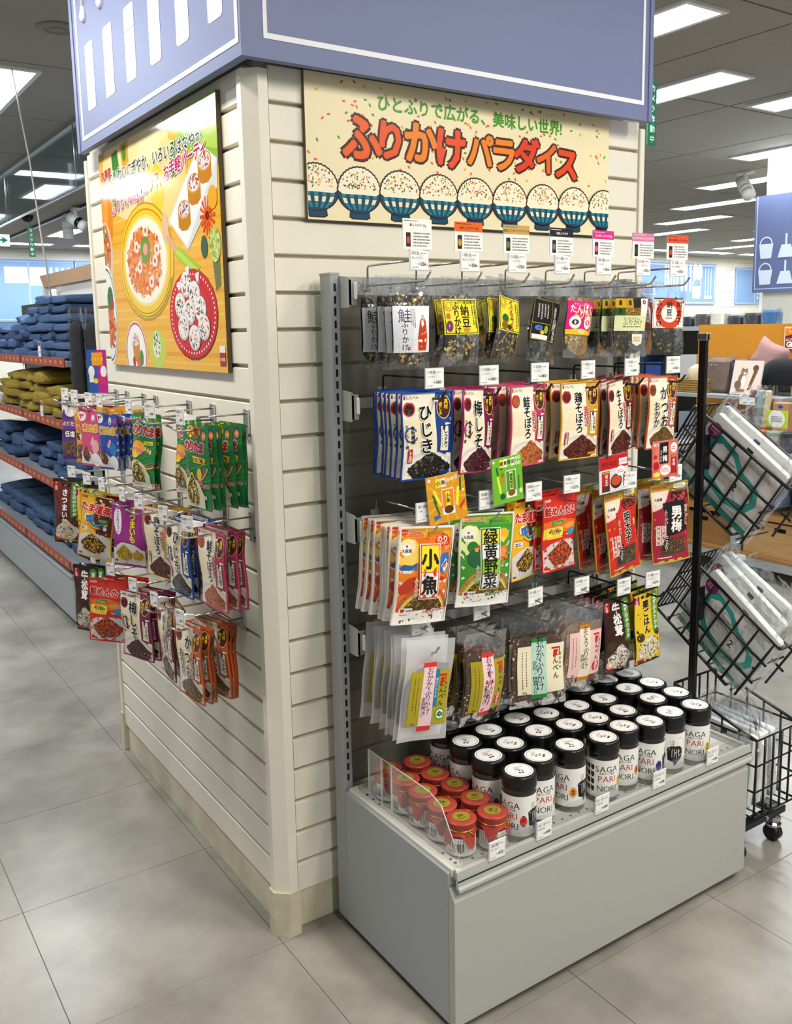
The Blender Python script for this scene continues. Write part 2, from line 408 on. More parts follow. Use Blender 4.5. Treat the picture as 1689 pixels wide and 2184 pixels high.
# ---- column: slatted faces
NS, Z0, SP = 24, 1.8816, 0.075
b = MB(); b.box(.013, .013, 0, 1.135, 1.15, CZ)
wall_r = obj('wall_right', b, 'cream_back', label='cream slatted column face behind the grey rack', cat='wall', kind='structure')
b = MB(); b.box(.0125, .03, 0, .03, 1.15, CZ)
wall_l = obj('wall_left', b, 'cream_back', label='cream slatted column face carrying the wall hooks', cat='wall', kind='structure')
def slat_profile(h):
    c = .0016; return [(.0125, 0), (.002, 0), (0, -c), (0, -h+c), (.002, -h), (.0125, -h)]
HS = .0668
b = MB(); b.prism([(y, z) for y, z in slat_profile(HS)], 'x', .040, 1.1175); sl_r = b.build('slat', 'cream')
b = MB(); b.prism([(x, z) for x, z in slat_profile(HS)], 'y', .032, 1.1345); sl_l = b.build('slat', 'cream')
for i in range(NS):
    obj('slat', sl_r, parent=wall_r, loc=(0, random.uniform(-.0004, .0004), Z0-SP*i))
    obj('slat', sl_l, parent=wall_l, loc=(random.uniform(-.0004, .0004), 0, Z0-SP*i))
b = MB(); b.box(.03, .004, 0, 1.12, .013, .0905, .001); obj('baseboard_right', b, 'cream_kick', label='cream kick board under the right column face', cat='baseboard', kind='structure')
b = MB(); b.box(.004, .03, 0, .013, 1.12, .0905, .001); obj('baseboard_left', b, 'cream_kick', label='cream kick board under the left column face', cat='baseboard', kind='structure')
# corner post, boot and end posts
cp = [(-.016, .028), (-.016, .008), (.010, -.016), (.031, -.016), (.031, .0), (.014, .014), (0, .028)]
b = MB(); b.prism(cp, 'z', .105, 1.868)
post = obj('trim_1', b, 'cream', label='cream chamfered corner post of the column', cat='trim', kind='structure')
b = MB(); b.prism([(-.020, .031), (-.020, .006), (.008, -.020), (.034, -.020), (.036, .003), (.02, .02), (.003, .031)], 'z', 0, .107)
obj('post_boot', b, 'cream_kick', post)
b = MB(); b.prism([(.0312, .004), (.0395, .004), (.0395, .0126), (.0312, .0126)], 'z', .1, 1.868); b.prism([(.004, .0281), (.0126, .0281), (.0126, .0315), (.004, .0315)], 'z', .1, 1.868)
obj('gap_shade', b, 'gap_black', post)  # black strips painted in as the shade of the gaps beside the post
b = MB(); b.box(1.121, -.006, .0, 1.139, .02, 1.868, .002)
obj('trim_2', b, 'cream', label='cream end post at the right edge of the column', cat='trim', kind='structure')
b = MB(); b.box(-.006, 1.138, .0, .02, 1.154, 1.868, .002); b.mi = 1; b.box(-.009, 1.136, 0, .022, 1.157, .13, .002)
obj('trim_3', b, ['cream', 'cream_kick'], label='cream end post at the far edge of the left column face', cat='trim', kind='structure')
# ---- fascia sign above the column
FX, FY, FZ = -.045, -.065, 1.871
fas = empty('fascia_sign', 'lilac blue fascia sign with white outlines wrapped round the column top', 'sign', (0, 0, FZ))
b = MB(); b.prism([(FX, FY), (1.095, FY), (1.095, FY+.02), (FX+.02, FY+.02), (FX+.02, 1.062), (FX, 1.062)], 'z', 0, CZ-FZ-.001)
obj('panel', b, 'fascia', fas)
b = MB(); b.box(FX-.0022, 1.030, .0, FX, 1.033, CZ-FZ-.002); obj('edge_moulding', b, 'fascia_edge', fas)
b = MB(); b.box(1.078, FY-.0022, 0, 1.081, FY, CZ-FZ-.002); obj('edge_moulding', b, 'fascia_edge', fas)
b = MB(); y = FY; t = .0012; w = .0105
b.box(.0015, y-t, .0365, 1.062, y, .0365+w); b.box(.0015, y-t, .0365+w, .0015+w*.8, y, .8); b.box(1.062-w*.8, y-t, .0365+w, 1.062, y, .8)
x = FX; b.box(x-t, -.056, .0245, x, 1.003, .0245+w); b.box(x-t, -.056, .0245+w, x, -.056+w*1.3, .8); b.box(x-t, 1.003-w*1.3, .0245+w, x, 1.003, .8)
obj('white_outline', b, 'white_print', fas)
def rod(yc, hw, z0, z1):
    m = MB(); d = D(hw*2, z1-z0); c = '#f4f5f8'
    r = .12; ca = .055/(z1-z0)
    d.poly([(0, .02), (.1, 0), (.9, 0), (1, .02), (1, ca), (0, ca)], c)
    d.poly([(0, ca+.012), (1, ca+.012), (1, .985), (.85, 1), (.15, 1), (0, .985)], c, 1)
    return d.mb(flat('-x', (FX-.0003, yc+hw, z1-FZ)), 0)
for k, yc in enumerate((.893, .727, .557, .386, .219, .047)):
    obj('rod_icon', rod(yc, .036, 1.962, 2.133 + .0*k if k < 3 else 2.3), 'ink', fas)
for yc, z0 in ((.921, 2.19), (.768, 2.183), (.6, 2.183), (.43, 2.183)):
    m = MB(); m.col = C('#f4f5f8'); m.tube([(FX-.001, yc, .8), (FX-.001, yc, z0-FZ+.03)], .005, 6); m.tube([(FX-.001, yc, z0-FZ+.04), (FX-.001, yc, z0-FZ+.012), (FX-.001, yc, z0-FZ)], [.006, .011, .006], 8); obj('spoon_icon', m, 'ink', fas)
# ---- far walls and signs
b = MB(); b.box(-2, 14, 0, 9, 14.2, CZ+.012); obj('wall_back', b, 'cream', label='far cream wall seen left of the column', cat='wall', kind='structure')
b = MB(); b.box(9, 10.8, 0, 18, 11, CZ+.012)
wf = obj('wall_far', b, 'cream', label='far cream wall seen right of the column', cat='wall', kind='structure')
b = MB(); b.box(17.3, -4, 0, 17.5, 10.8, CZ+.012); obj('wall_side', b, 'cream', label='cream end wall far right', cat='wall', kind='structure')
# slats of the far wall (distant, about 10 px pitch)
sm = MB(); sm.box(10, 10.785, 0, 17.3, 10.8, .145); sme = sm.build('slat', 'cream')
for i in range(17): obj('slat', sme, parent=wf, loc=(0, 0, .12+i*.155))
def sign(name, label, x0, x1, z0, z1, y, icons):
    r = empty(name, label, 'sign', (x0, y, z0)); m = MB(); m.box(0, 0, 0, x1-x0, .04, z1-z0); obj('panel', m, 'sign_blue', r)
    d = D(x1-x0, z1-z0); icons(d); obj('print', d.mb(flat('-y', (0, -.002, z1-z0)), 0, .0015), 'ink', r); return r
mat('sign_blue', '#86a9d6', 0.5)
WH = '#f2f8ff'
def slippers(d):
    d.frame(.01, .03, .99, .97, .006, WH)
    for r in range(3):
        for c in range(2):
            for s in (0, 1):
                cx = .14+c*.26+s*.1; cy = .2+r*.27
                d.ell(cx, cy-.06, .042, .05, WH); d.ell(cx, cy+.05, .036, .045, WH)
    d.rect(.64, .12, .98, .38, WH)
def knives(d):
    d.frame(.01, .03, .99, .97, .006, WH)
    d.rect(.02, .12, .40, .42, WH)
    for i in range(4): x = .46+i*.13; d.rect(x, .12, x+.02, .5, WH); d.rect(x, .12, x+.06, .28, WH)
def tools(d):
    d.frame(.01, .03, .99, .97, .006, WH)
    for i in range(5): d.rect(.05+i*.035, .1, .07+i*.035, .55, WH)
    for r in range(3):
        for i in range(5): d.ell(.46+i*.03, .14+r*.17, .012, .03, WH, n=8)
        for i in range(3): d.ell(.63+i*.045, .16+r*.19, .014, .045, WH, n=8)
    d.ell(.77, .2, .03, .06, WH, n=10); d.ell(.82, .2, .03, .06, WH, n=10)
    d.ring(.79, .52, .05, .012, WH, 180, 360); d.poly([(.74, .55), (.84, .55), (.83, .86), (.75, .86)], WH)
    for i in range(3): d.rect(.88+i*.03, .12, .888+i*.03, .8, WH); d.rect(.872+i*.03, .78, .897+i*.03, .87, WH)
    d.ring(.3, .75, .06, .01, WH, 180, 360); d.rect(.24, .75, .36, .77, WH)
def plain(d):
    d.frame(.02, .03, .8, .97, .01, WH); d.frame(.82, .03, 1.2, .97, .01, WH)
    for i in range(7): d.ell(.92, .1+i*.12, .035, .04, WH, n=8)
sign('wall_sign', 'pale blue wall sign with white slipper icons', 1.6, 2.62, 1.55, 2.53, 13.95, slippers)
sign('wall_sign', 'pale blue wall sign with white knife icons above the towel shelf', 2.62, 3.33, 1.55, 2.53, 13.95, knives)
sign('wall_sign', 'plain pale blue wall sign with white outline above the towel shelf', 3.35, 4.4, 1.55, 2.53, 13.95, lambda d: d.frame(.01, .03, .99, .97, .006, WH))
sign('wall_sign', 'pale blue wall sign with white glove, bucket and brush icons', 12.75, 15.72, 1.72, 2.55, 10.76, tools)
sign('wall_sign', 'small pale blue outlined sign near the far corner', 16.4, 17.25, 1.72, 2.5, 10.76, plain)
# nearer column with bucket fascia, far right
b = MB(); b.box(6.06, 1.0, 0, 7.2, 3.0, CZ); obj('wall_column', b, 'cream', label='cream column carrying the bucket sign', cat='wall', kind='structure')
r = empty('fascia_sign', 'lilac blue sign with white buckets and dustpans on the far column', 'sign', (6, 3.06, 1.595))
m = MB(); m.box(0, -2.1, 0, .05, 0, .78); obj('panel', m, 'fascia', r)
d = D(2.1, .78); c = '#eaf4ff'
for rr in (0, 1):
    for k in range(3):
        X = .068+.17*k; Yv = .50+.27*rr
        d.ring(X-.012, Yv, .028, .005, c, 180, 360); d.poly([(X-.043, Yv), (X+.02, Yv), (X+.012, Yv+.15), (X-.035, Yv+.15)], c)
        d.poly([(X+.055, Yv+.02), (X+.095, Yv+.02), (X+.11, Yv+.15), (X+.04, Yv+.15)], c); d.rect(X+.071, Yv-.09, X+.079, Yv+.03, c)
d.frame(.01, -.2, .99, .97, .004, '#c9d4ee')
obj('print', d.mb(flat('-x', (-.002, 0, .78)), 0, .0008), 'ink', r)
# ================================================================ CEILING FITTINGS
emit('lamp_white', '#f0f7ff', LAMP); emit('lamp_warm', '#fff9f0', LAMP*1.3)
mat('lamp_case', '#e8e8e4', .4)
def fixture(x0, x1, y0, y1, label):
    r = empty('ceiling_light', label, 'light', ((x0+x1)/2, (y0+y1)/2, CZ), group='fluorescent ceiling lights'); hx, hy = (x1-x0)/2, (y1-y0)/2
    m = MB()
    for a in ((-hx, -hy, hx, -hy+.025), (-hx, hy-.025, hx, hy), (-hx, -hy+.025, -hx+.025, hy-.025), (hx-.025, -hy+.025, hx, hy-.025)): m.box(a[0], a[1], -.014, a[2], a[3], -.0005)
    obj('housing', m, 'lamp_case', r)
    m = MB(); m.face([(-hx+.025, -hy+.025, -.006), (-hx+.025, hy-.025, -.006), (hx-.025, hy-.025, -.006), (hx-.025, -hy+.025, -.006)])
    obj('diffuser', m, 'lamp_warm' if x1 < 2.0 and y1 < 2.3 else 'lamp_white', r); return r
FIX = [(2.47, 2.75, .95, 2.05), (3.50, 3.80, 1.55, 2.75), (5.80, 6.10, 2.0, 3.2), (6.95, 7.25, 3.33, 4.45), (8.08, 8.38, 4.6, 5.7), (9.2, 9.5, 5.8, 6.9), (10.3, 10.6, 7.0, 8.1), (4.35, 4.65, .9, 2.0),
       (10.3, 10.6, 4.6, 5.7), (11.4, 11.7, 5.8, 6.9), (12.5, 12.8, 7.0, 8.1), (13.6, 13.9, 8.2, 9.3), (12.5, 12.8, 4.6, 5.7), (14.8, 15.1, 7.0, 8.1),
       (.17, .45, 3.4, 4.5), (.95, 1.5, 6.42, 6.72), (1.3, 1.58, 7.1, 8.1), (.3, .58, 9.5, 10.6), (2.4, 2.7, 10.7, 11.8), (.7, 1.0, 12.2, 12.9), (3.4, 3.7, 12.6, 13.3),
       (-.95, -.67, .0, 1.15), (.42, .70, -2.5, -1.35), (1.62, 1.90, -2.5, -1.35), (2.80, 3.08, -1.2, -.05), (-.95, -.67, 2.35, 3.45), (-.12, .16, -3.6, -2.45), (-1.65, -1.37, 3.2, 4.35), (-2.2, -1.9, 6.3, 7.6), (12.2, 13.4, 9.75, 10.05), (13.8, 15.0, 9.75, 10.05), (15.4, 16.6, 9.75, 10.05), (1.6, 2.8, 12.85, 13.15), (3.1, 4.3, 12.85, 13.15)]
NUM = 'first second third fourth fifth sixth seventh eighth ninth tenth eleventh twelfth thirteenth fourteenth'.split()
LIGHTS = [fixture(*f, 'long white ceiling light, %s from the camera among those %s' % ((NUM[i], 'right of the fascia') if i < 14 else (NUM[i-14], 'left of the fascia') if i < 21 else (NUM[i-21], 'above the aisle out of view'))) for i, f in enumerate(FIX)]
# glass smoke barrier
r = empty('smoke_barrier', 'clear hanging glass smoke barrier left of the column', 'glass panel', (.88, 6, 2.285))
m = MB(); m.box(-.004, -2.6, 0, .004, 4.0, CZ-2.286); obj('pane', m, 'smoke_glass', r)
m = MB(); m.box(-.008, -2.6, -.012, .008, 4, 0); m.box(-.02, -2.6, CZ-2.285-.035, .02, 4, CZ-2.285); obj('rail', m, 'steel', r)
m = MB()
for y in (-1.55, .6): m.tube([(-.01, y, .0), (-.01, y, .41)], .004, 5)
obj('hanger_rod', m, 'steel', r)
# exit sign
r = empty('exit_sign', 'white hanging exit sign with green arrow at the left edge', 'sign', (.5, 6, 2.036))
m = MB(); m.box(-.15, 0, 0, .257, .03, .088, .004); m.tube([(0, .015, .085), (0, .015, .663)], .006, 6); obj('case', m, emit('exit_glow', '#dff5ff', 1.1), r)
d = D(.407, .088); d.poly([(.73, .42), (.86, .42), (.86, .2), (.97, .5), (.86, .8), (.86, .58), (.73, .58)], '#16b57c'); d.rect(.02, .1, .25, .9, '#16b57c')
obj('arrow_print', d.mb(flat('-y', (-.15, -.001, .088)), 0, .0005), 'ink', r)
# track with spotlights
r = empty('lighting_track', 'thin dark ceiling track left of the column', 'track', (2.01, 10, CZ-.03)); m = MB(); m.box(-.02, -2.4, 0, .02, 3.4, .0295); obj('rail', m, 'black_plastic', r)
def spot(loc, aim, label, black=True):
    r = empty('spotlight', label, 'spotlight', loc); m = MB(); m.box(-.03, -.08, -.02, .03, .08, .0); m.tube([(0, 0, -.02), (0, 0, -.12)], .015, 8); obj('stem', m, 'lamp_case', r)
    d_ = Vector(aim).normalized(); a = Vector((0, 0, -.13)); m = MB(); m.tube([a-d_*.09, a+d_*.02], .06, 14); obj('body', m, 'lamp_case', r)
    m = MB(); m.tube([a+d_*.02, a+d_*.07], .0605, 14); obj('collar', m, 'black_plastic' if black else 'lamp_case', r)
    m = MB(); m.tube([a+d_*.07, a+d_*.13], .06, 14); obj('snoot', m, 'lamp_case', r)
spot((1.95, 8.5, CZ-.031), (.5, -.6, -.5), 'white track spotlight with black band, tilted, left of the column')
spot((2.0, 9.05, CZ-.031), (.02, 0, -1), 'white track spotlight pointing down, left of the column', False)
spot((6.6, 3.6, CZ-.0), (-.3, -.6, -.7), 'white spotlight in front of the bucket sign', False)
spot((7.2, 3.7, CZ-.0), (-.1, -.2, -.9), 'white spotlight beside the lit one at the bucket sign', False)
# small ceiling things
m = MB(); m.sm = True; m.lathe([(.001, -.08), (.04, -.07), (.065, -.04), (.07, -.0)], 14); obj('dome_camera', m, 'black_plastic', label='black dome camera on the ceiling behind the smoke barrier', cat='camera', loc=(1.7, 9.6, CZ))
def gsign(loc, label, n):
    r = empty('green_sign', label, 'sign', loc); m = MB(); m.box(-.03, -.004, -.30, .03, .004, 0); m.tube([(0, 0, 0), (0, 0, CZ-loc[2])], .003, 4); obj('board', m, mat('sign_green', '#0f5c38', .5), r)
    d = D(.06, .30); d.text('カメラ作動中', .5, .5, .62, '#cfe9d6', True, gap=1.3); obj('print', d.mb(flat('-y', (-.03, -.006, 0)), 0), 'ink', r)
gsign((1.50, 8.6, 2.46), 'narrow green hanging sign beside the exit sign', 6)
gsign((2.90, 1.5, 2.54), 'narrow green hanging sign at the right edge of the column', 6)
for k, (x, y) in enumerate(((.35, 2.67), (10.4, 5.9), (9.6, 4.0))):
    m = MB(); m.lathe([(.09, -.002), (.085, -.010), (.062, -.013), (.056, -.006), (.035, -.006), (.03, -.014), (.001, -.014)], 20, cap=False)
    obj('air_vent', m, mat('vent_grey', '#8d8a82', .6), label=('round grey ceiling vent left of the fascia sign', 'round ceiling vent above the pale blue wall sign', 'round ceiling vent near the right edge of the view')[k], cat='vent', loc=(x, y, CZ-.0005))
m = MB(); m.tube([(.305-.31, 3.41-3.95, -.012), (-.005, -.65, -.25), (0, -.75, -.5), (-.01, -.9, -.85), (-.01, -1.01, -1.16)], .004, 6)
obj('pull_cord', m, mat('cord', '#c9c2b4', .7), LIGHTS[14])
# ================================================================ BANNER AND POSTER
r = empty('banner_board', 'cream banner with orange lettering and a row of blue rice bowls', 'banner', (.1145, -.0005, 1.586))
m = MB(); m.box(0, -.0105, 0, .8805, -.0008, .2925); obj('board', m, mat('board_edge', '#6b5a3c', .6), r)
d = D(.8805, .2925); BG = '#f7ebc0'; d.rect(0, 0, 1, 1, BG)
rs = random.Random(5); l = d.nxt()
for k in range(150):
    x, y = rs.uniform(.005, .99), rs.uniform(.02, .62)
    c = rs.choice(('#4f9a1e', '#ee6a22', '#ee6a22', '#f2b820')); t = rs.uniform(-1.2, 1.2); a, bq = .0052, .0028
    if .18 < x < .83 and .1 < y < .2: continue
    p = [(math.cos(q)*a, math.sin(q)*bq) for q in [i*PI/4 for i in range(8)]]
    d.poly([(x+(u*math.cos(t)-v*math.sin(t)), y+(u*math.sin(t)+v*math.cos(t))*3.01) for u, v in p], c, l)
d.text('ひとふりで広がる、美味しい世界!', .505, .145, .0405, '#4c9a20', b=.036)
ti = 'ふりかけパラダイス'; ys = [.40, .40, .39, .405, .40, .405, .395, .40, .42]; xs = [.152, .236, .327, .421, .519, .600, .680, .757, .832]
sc = [.115, .098, .105, .105, .09, .092, .095, .088, .095]
for p, (off, col) in enumerate(((.105, '#4a160c'), (.042, None))):
    for k, ch in enumerate(ti):
        c = col or ('#f4641a', '#f05a18', '#f78a1c', '#f0521a', '#f58a1e', '#f58a1e', '#e8401a', '#f06a1a', '#ef4a1a')[k]
        d.text(ch, xs[k], ys[k], sc[k], c, b=off, rot=(-.08, .03, -.04, .03, .02, .0, .04, -.03, .06)[k])
for k in range(9):
    cx = .0235+.1195*k; kx = .88/.2925
    def cl(P): return [(min(max(x, 0.001), .999), y) for x, y in P]
    BR = '#3a1a12'
    d.poly(cl([(cx-.027, .90), (cx+.027, .90), (cx+.030, .972), (cx+.02, .985), (cx-.02, .985), (cx-.030, .972)]), BR)
    d.poly(cl([(cx-.025, .91), (cx+.025, .91), (cx+.027, .966), (cx+.018, .976), (cx-.018, .976), (cx-.027, .966)]), '#0f4a66')
    def bowl(s): return cl([(cx+.062*s*math.cos(a), .79+.148*s*math.sin(a)) for a in [PI*i/16 for i in range(17)]])
    d.poly(bowl(1.03), BR); d.poly(bowl(.97), '#0f4a66')
    # checks
    for j in range(3):
        for i in range(5):
            for q, (w0, w1, colr) in enumerate((((i-2.5)*.2+.05, (i-2.5)*.2+.15, '#1b8a9c' if j % 2 == 0 else '#f7ebc0'),)):
                y0, y1 = .795+j*.042, .832+j*.042
                def wx(t, y): return cx+.060*t*2*math.sqrt(max(.02, 1-((y-.79)/.15)**2))*.95
                d.poly(cl([(wx(w0, y0), y0), (wx(w1, y0), y0), (wx(w1, y1), y1), (wx(w0, y1), y1)]), colr, d.l+1)
    d.l += 1
    sca = lambda s, n: cl([(cx+(.061*s+(.0022 if i % 2 else 0))*math.cos(PI+PI*i/n), .79+(.176*s+(.006 if i % 2 else 0))*math.sin(PI+PI*i/n)) for i in range(n+1)] + [(cx+.05*s, .80+.01*s), (cx, .807), (cx-.05*s, .80+.01*s)])
    d.poly(sca(1.02, 36), BR); d.poly(sca(.955, 36), '#fdf6d8')
    l = d.nxt()
    for q in range(64):
        a = rs.uniform(.08, PI-.08); rr = math.sqrt(rs.random())*.9; x, y = cx+.059*rr*math.cos(a), .775-.16*rr*math.sin(a)
        if not .004 < x < .996: continue
        t = rs.uniform(0, PI); u, v = .0036*math.cos(t), .0036*math.sin(t)
        d.poly([(x+u, y+v*3), (x-v*.5, y+u*1.5), (x-u, y-v*3), (x+v*.5, y-u*1.5)], rs.choice(('#3c8a1c', '#ea5a22', '#f0b020', '#2a1610')), l)
obj('print', d.mb(flat('-y', (0, -.0106, .2925)), 0, .00008), 'ink', r)
r = empty('food_poster', 'glossy yellow food poster with red plate of rice balls on the left column face', 'poster', (-.0005, .143, 1.269))
m = MB(); m.box(-.0105, 0, 0, -.0008, .841, .589); obj('board', m, 'board_edge', r)
d = D(.841, .589); d.rect(0, 0, 1, 1, '#f2b83a'); l = d.nxt()
rs = random.Random(8)
for k in range(22): y = k/22+rs.uniform(0, .02); d.rect(0, y, 1, min(1, y+rs.uniform(.004, .02)), rs.choice(('#eead2c', '#f6c65a', '#e9a224')), l)
d.ell(.35, .12, .32, .16, '#f8dfa0'); d.ell(.62, .25, .16, .12, '#f6d88c'); d.ell(.5, .06, .1, .05, '#fbe9b4')
d.poly([(.72, 0), (1, 0), (1, .26), (.86, .2), (.74, .1)], '#8fc43a'); d.poly([(.80, .02), (1, .06), (1, .2), (.9, .17)], '#b6d85a'); d.ell(.70, .17, .035, .05, '#6f9f2c')
d.poly([(.14, .03), (.2, .02), (.22, .13), (.15, .15)], '#3d7a2a'); d.ell(.18, .09, .022, .03, '#2f8a2f'); d.poly([(.23, .01), (.31, 0), (.31, .1), (.25, .12)], '#e2a21f'); d.ell(.27, .05, .02, .025, '#4c8a30')
d.ell(.05, .29, .065, .12, '#ee8f16'); d.ell(.04, .27, .03, .05, '#f5a83c')
d.ell(.55, .26, .06, .07, '#f6cf3a'); d.ell(.40, .28, .035, .04, '#c99a52'); d.ell(.15, .24, .03, .035, '#7c8a3a')
# glass bowl and left plate
d.ell(.02, .48, .075, .115, '#e9c9a0'); d.ell(.01, .46, .06, .09, '#d8744a'); d.flecks(.02, .44, .05, .08, 60, ['#f4efe0', '#d84a30', '#6fa03c', '#e89a3a'], .016, False)
d.ell(.0, .76, .10, .17, '#eef0ee'); d.ring(.0, .76, .093, .004, '#4a5a52', -90, 90, ry=.158); d.ell(.0, .76, .08, .135, '#f6f6f2')
d.ell(.02, .78, .045, .09, '#d9701c'); d.flecks(.025, .78, .05, .1, 50, ['#e07a22', '#b9501a', '#c8281c', '#ec9a3a'], .02, False); d.ell(.035, .68, .03, .04, '#2f6a2a'); d.ell(.055, .71, .016, .018, '#b8201c')
# big yellow dish
d.ell(.412, .543, .248, .178, '#c98a10'); d.ell(.41, .541, .243, .172, '#f2cf2c'); d.ring(.41, .541, .226, .005, '#d8641c', ry=.158); d.ell(.41, .538, .2, .138, '#f6e089'); d.ell(.41, .538, .188, .128, '#fbf6e6')
d.ell(.40, .54, .15, .1, '#ee8a4a'); d.flecks(.4, .54, .16, .106, 420, ['#f07a3a', '#e85a2a', '#f4a52a', '#d8901c', '#fbe9d0', '#f6b48a', '#c86a1a'], .012, False)
d.ring(.42, .49, .045, .03, '#6f9a3a', ry=.04); d.ell(.42, .488, .02, .018, '#f2a08a')
for x, y in ((.43, .41), (.52, .5), (.34, .47), (.36, .56), (.46, .63), (.5, .545)): d.ell(x, y, .022, .018, '#f6ead8'); d.ell(x, y, .008, .008, '#b8643a')
d.ring(.41, .541, .237, .006, '#9fae2a', 20, 140, ry=.167)
# spoon
d.ell(.60, .42, .028, .045, '#e7c59a'); d.poly([(.60, .46), (.63, .45), (.69, .52), (.665, .535)], '#dcb182'); d.poly([(.655, .53), (.70, .505), (.85, .60), (.81, .64)], '#a7c92a'); d.poly([(.67, .53), (.69, .517), (.83, .605), (.81, .62)], '#c3dc4a')
# white tray with rice parcels
d.poly([(.885, .155), (.995, .23), (.99, .33), (.77, .53), (.63, .40), (.66, .37)], '#dfe2e2'); d.poly([(.885, .162), (.99, .235), (.765, .515), (.64, .40)], '#f7f8f6')
for x, y in ((.912, .235), (.835, .30), (.755, .385)):
    d.poly([(x-.045, y-.01), (x+.045, y-.01), (x+.045, y+.05), (x+.02, y+.068), (x-.02, y+.068), (x-.045, y+.05)], '#c98722'); d.ell(x, y-.01, .046, .026, '#d99a34'); d.ell(x, y-.012, .039, .022, '#efe6e2')
    d.flecks(x, y-.014, .036, .02, 40, ['#8a5a6a', '#fbf6f0', '#c8a0a0', '#d2401c'], .007, False)
d.ell(.915, .2, .008, .009, '#c8281c')
# flowers in glass
for k in range(14):
    a = 2*PI*k/14; d.poly([(.915+.012*math.cos(a-.3), .42+.017*math.sin(a-.3)), (.915+.05*math.cos(a-.1), .42+.072*math.sin(a-.1)), (.915+.05*math.cos(a+.1), .42+.072*math.sin(a+.1)), (.915+.012*math.cos(a+.3), .42+.017*math.sin(a+.3))], '#e9501a' if k % 2 else '#f06a22', 200)
d.l = 201; d.ell(.915, .42, .014, .012, '#7a2a10'); d.ell(.955, .36, .03, .03, '#f0b02c')
d.poly([(.93, .55), (.985, .53), (.985, .68), (.95, .7)], '#6f7a3a'); d.ell(.955, .53, .04, .045, '#b9cc5a'); d.flecks(.955, .53, .036, .04, 60, ['#cfe07a', '#9ab43c', '#e6eeb0'], .01, False); d.ell(.885, .53, .022, .03, '#3c5a3a')
# red plate with wrapped rice balls
d.ell(.778, .78, .178, .125, '#8c0d14'); d.ell(.777, .777, .175, .121, '#d3131c')
for k in range(52): a = 2*PI*k/52; d.ell(.777+.160*math.cos(a), .777+.108*math.sin(a)*.841/.589, .0035, .0035, '#ffffff', 320, 8)
d.l = 321; d.ring(.777, .777, .136, .003, '#a30c14', ry=.092)
for x, y in ((.74, .66), (.80, .70), (.69, .74), (.76, .77), (.84, .76), (.71, .83), (.86, .83), (.79, .87)):
    d.ell(x, y, .042, .036, '#c9c4bc'); d.ell(x-.003, y-.004, .038, .032, '#f4f2ee'); d.flecks(x, y, .032, .027, 26, ['#2a2a26', '#3c4a2a', '#d8603a'], .006, False)
for x, y in ((.76, .615), (.83, .645), (.69, .67)): d.poly([(x-.02, y-.02), (x+.012, y-.028), (x+.006, y+.01), (x-.008, y+.012)], '#eef2f6'); d.poly([(x-.008, y+.01), (x+.012, y+.004), (x+.016, y+.018), (x-.006, y+.022)], '#e85a6a')
# small plate and green wrapped ball
d.ell(.275, .94, .105, .105, '#cfc8bd'); d.ell(.275, .94, .101, .101, '#fbf8f2'); d.ring(.275, .94, .098, .006, '#c2262a', ry=.098); d.poly([(.24, .88), (.31, .88), (.31, .96), (.29, .98), (.25, .98)], '#cb8a2a'); d.ell(.275, .878, .034, .02, '#efe4e2'); d.flecks(.275, .877, .03, .017, 30, ['#9a6a7a', '#ffffff', '#d84a2a'], .006, False); d.ell(.30, .985, .024, .02, '#d9641c'); d.ell(.25, .98, .014, .018, '#c01c1c'); d.ell(.325, .96, .018, .025, '#4a8a2c')
d.ell(.475, .92, .075, .06, '#c5d64a'); d.ell(.47, .90, .034, .04, '#eef2dc'); d.flecks(.47, .9, .028, .034, 30, ['#2c4a22', '#4a7a2a', '#26281c'], .007, False)
# lettering
for off, c in ((.09, '#fffef6'), (.02, '#23402a')): d.text('わいわいにぎやか、いろいろはなやか', .50, .13, .0475, c, b=off, slant=.12)
for off, c in ((.09, '#fffef6'), (.03, '#c2126a')): d.text('ふりかけ&混ぜ込みで、お手軽パーティ', .525, .222, .0465, c, b=off, rot=-.09, slant=.12)
d.text('丸美屋', .075, .105, .036, '#c8203c', b=.02); d.rect(.955, .925, .992, .975, '#b01620'); d.rect(.955, .90, .992, .925, '#f7f1ea'); d.text('丸美屋', .973, .95, .010, '#fff4e0')
obj('print', d.mb(flat('-x', (-.0106, .841, .589)), 0, .00006), 'ink_poster', r)
# ================================================================ GREY DISPLAY RACK (GONDOLA)
GX0, GX1 = .128, 1.028
g = empty('display_rack', 'grey metal shop rack with translucent back and drawer base', 'rack', (.578, -.25, 0))
def gk(name, m, mt, **k): return obj(name, m, mt, g, loc=(-.578, .25, 0), **k)



for x0 in (GX0, GX1-.022):
    m = MB(); m.box(x0, -.07, .02, x0+.022, -.028, 1.472, .0012); m.box(x0-.0008, -.0705, 1.47, x0+.0228, -.0275, 1.4745)
    u = gk('upright', m, 'gondola_side')
    s_ = MB(); z = .362
    while z < 1.455: s_.box(x0+.0085, -.0706, z, x0+.0135, -.0695, z+.0155); z += .025
    obj('slot', s_, 'slot_black', u, kind='stuff')
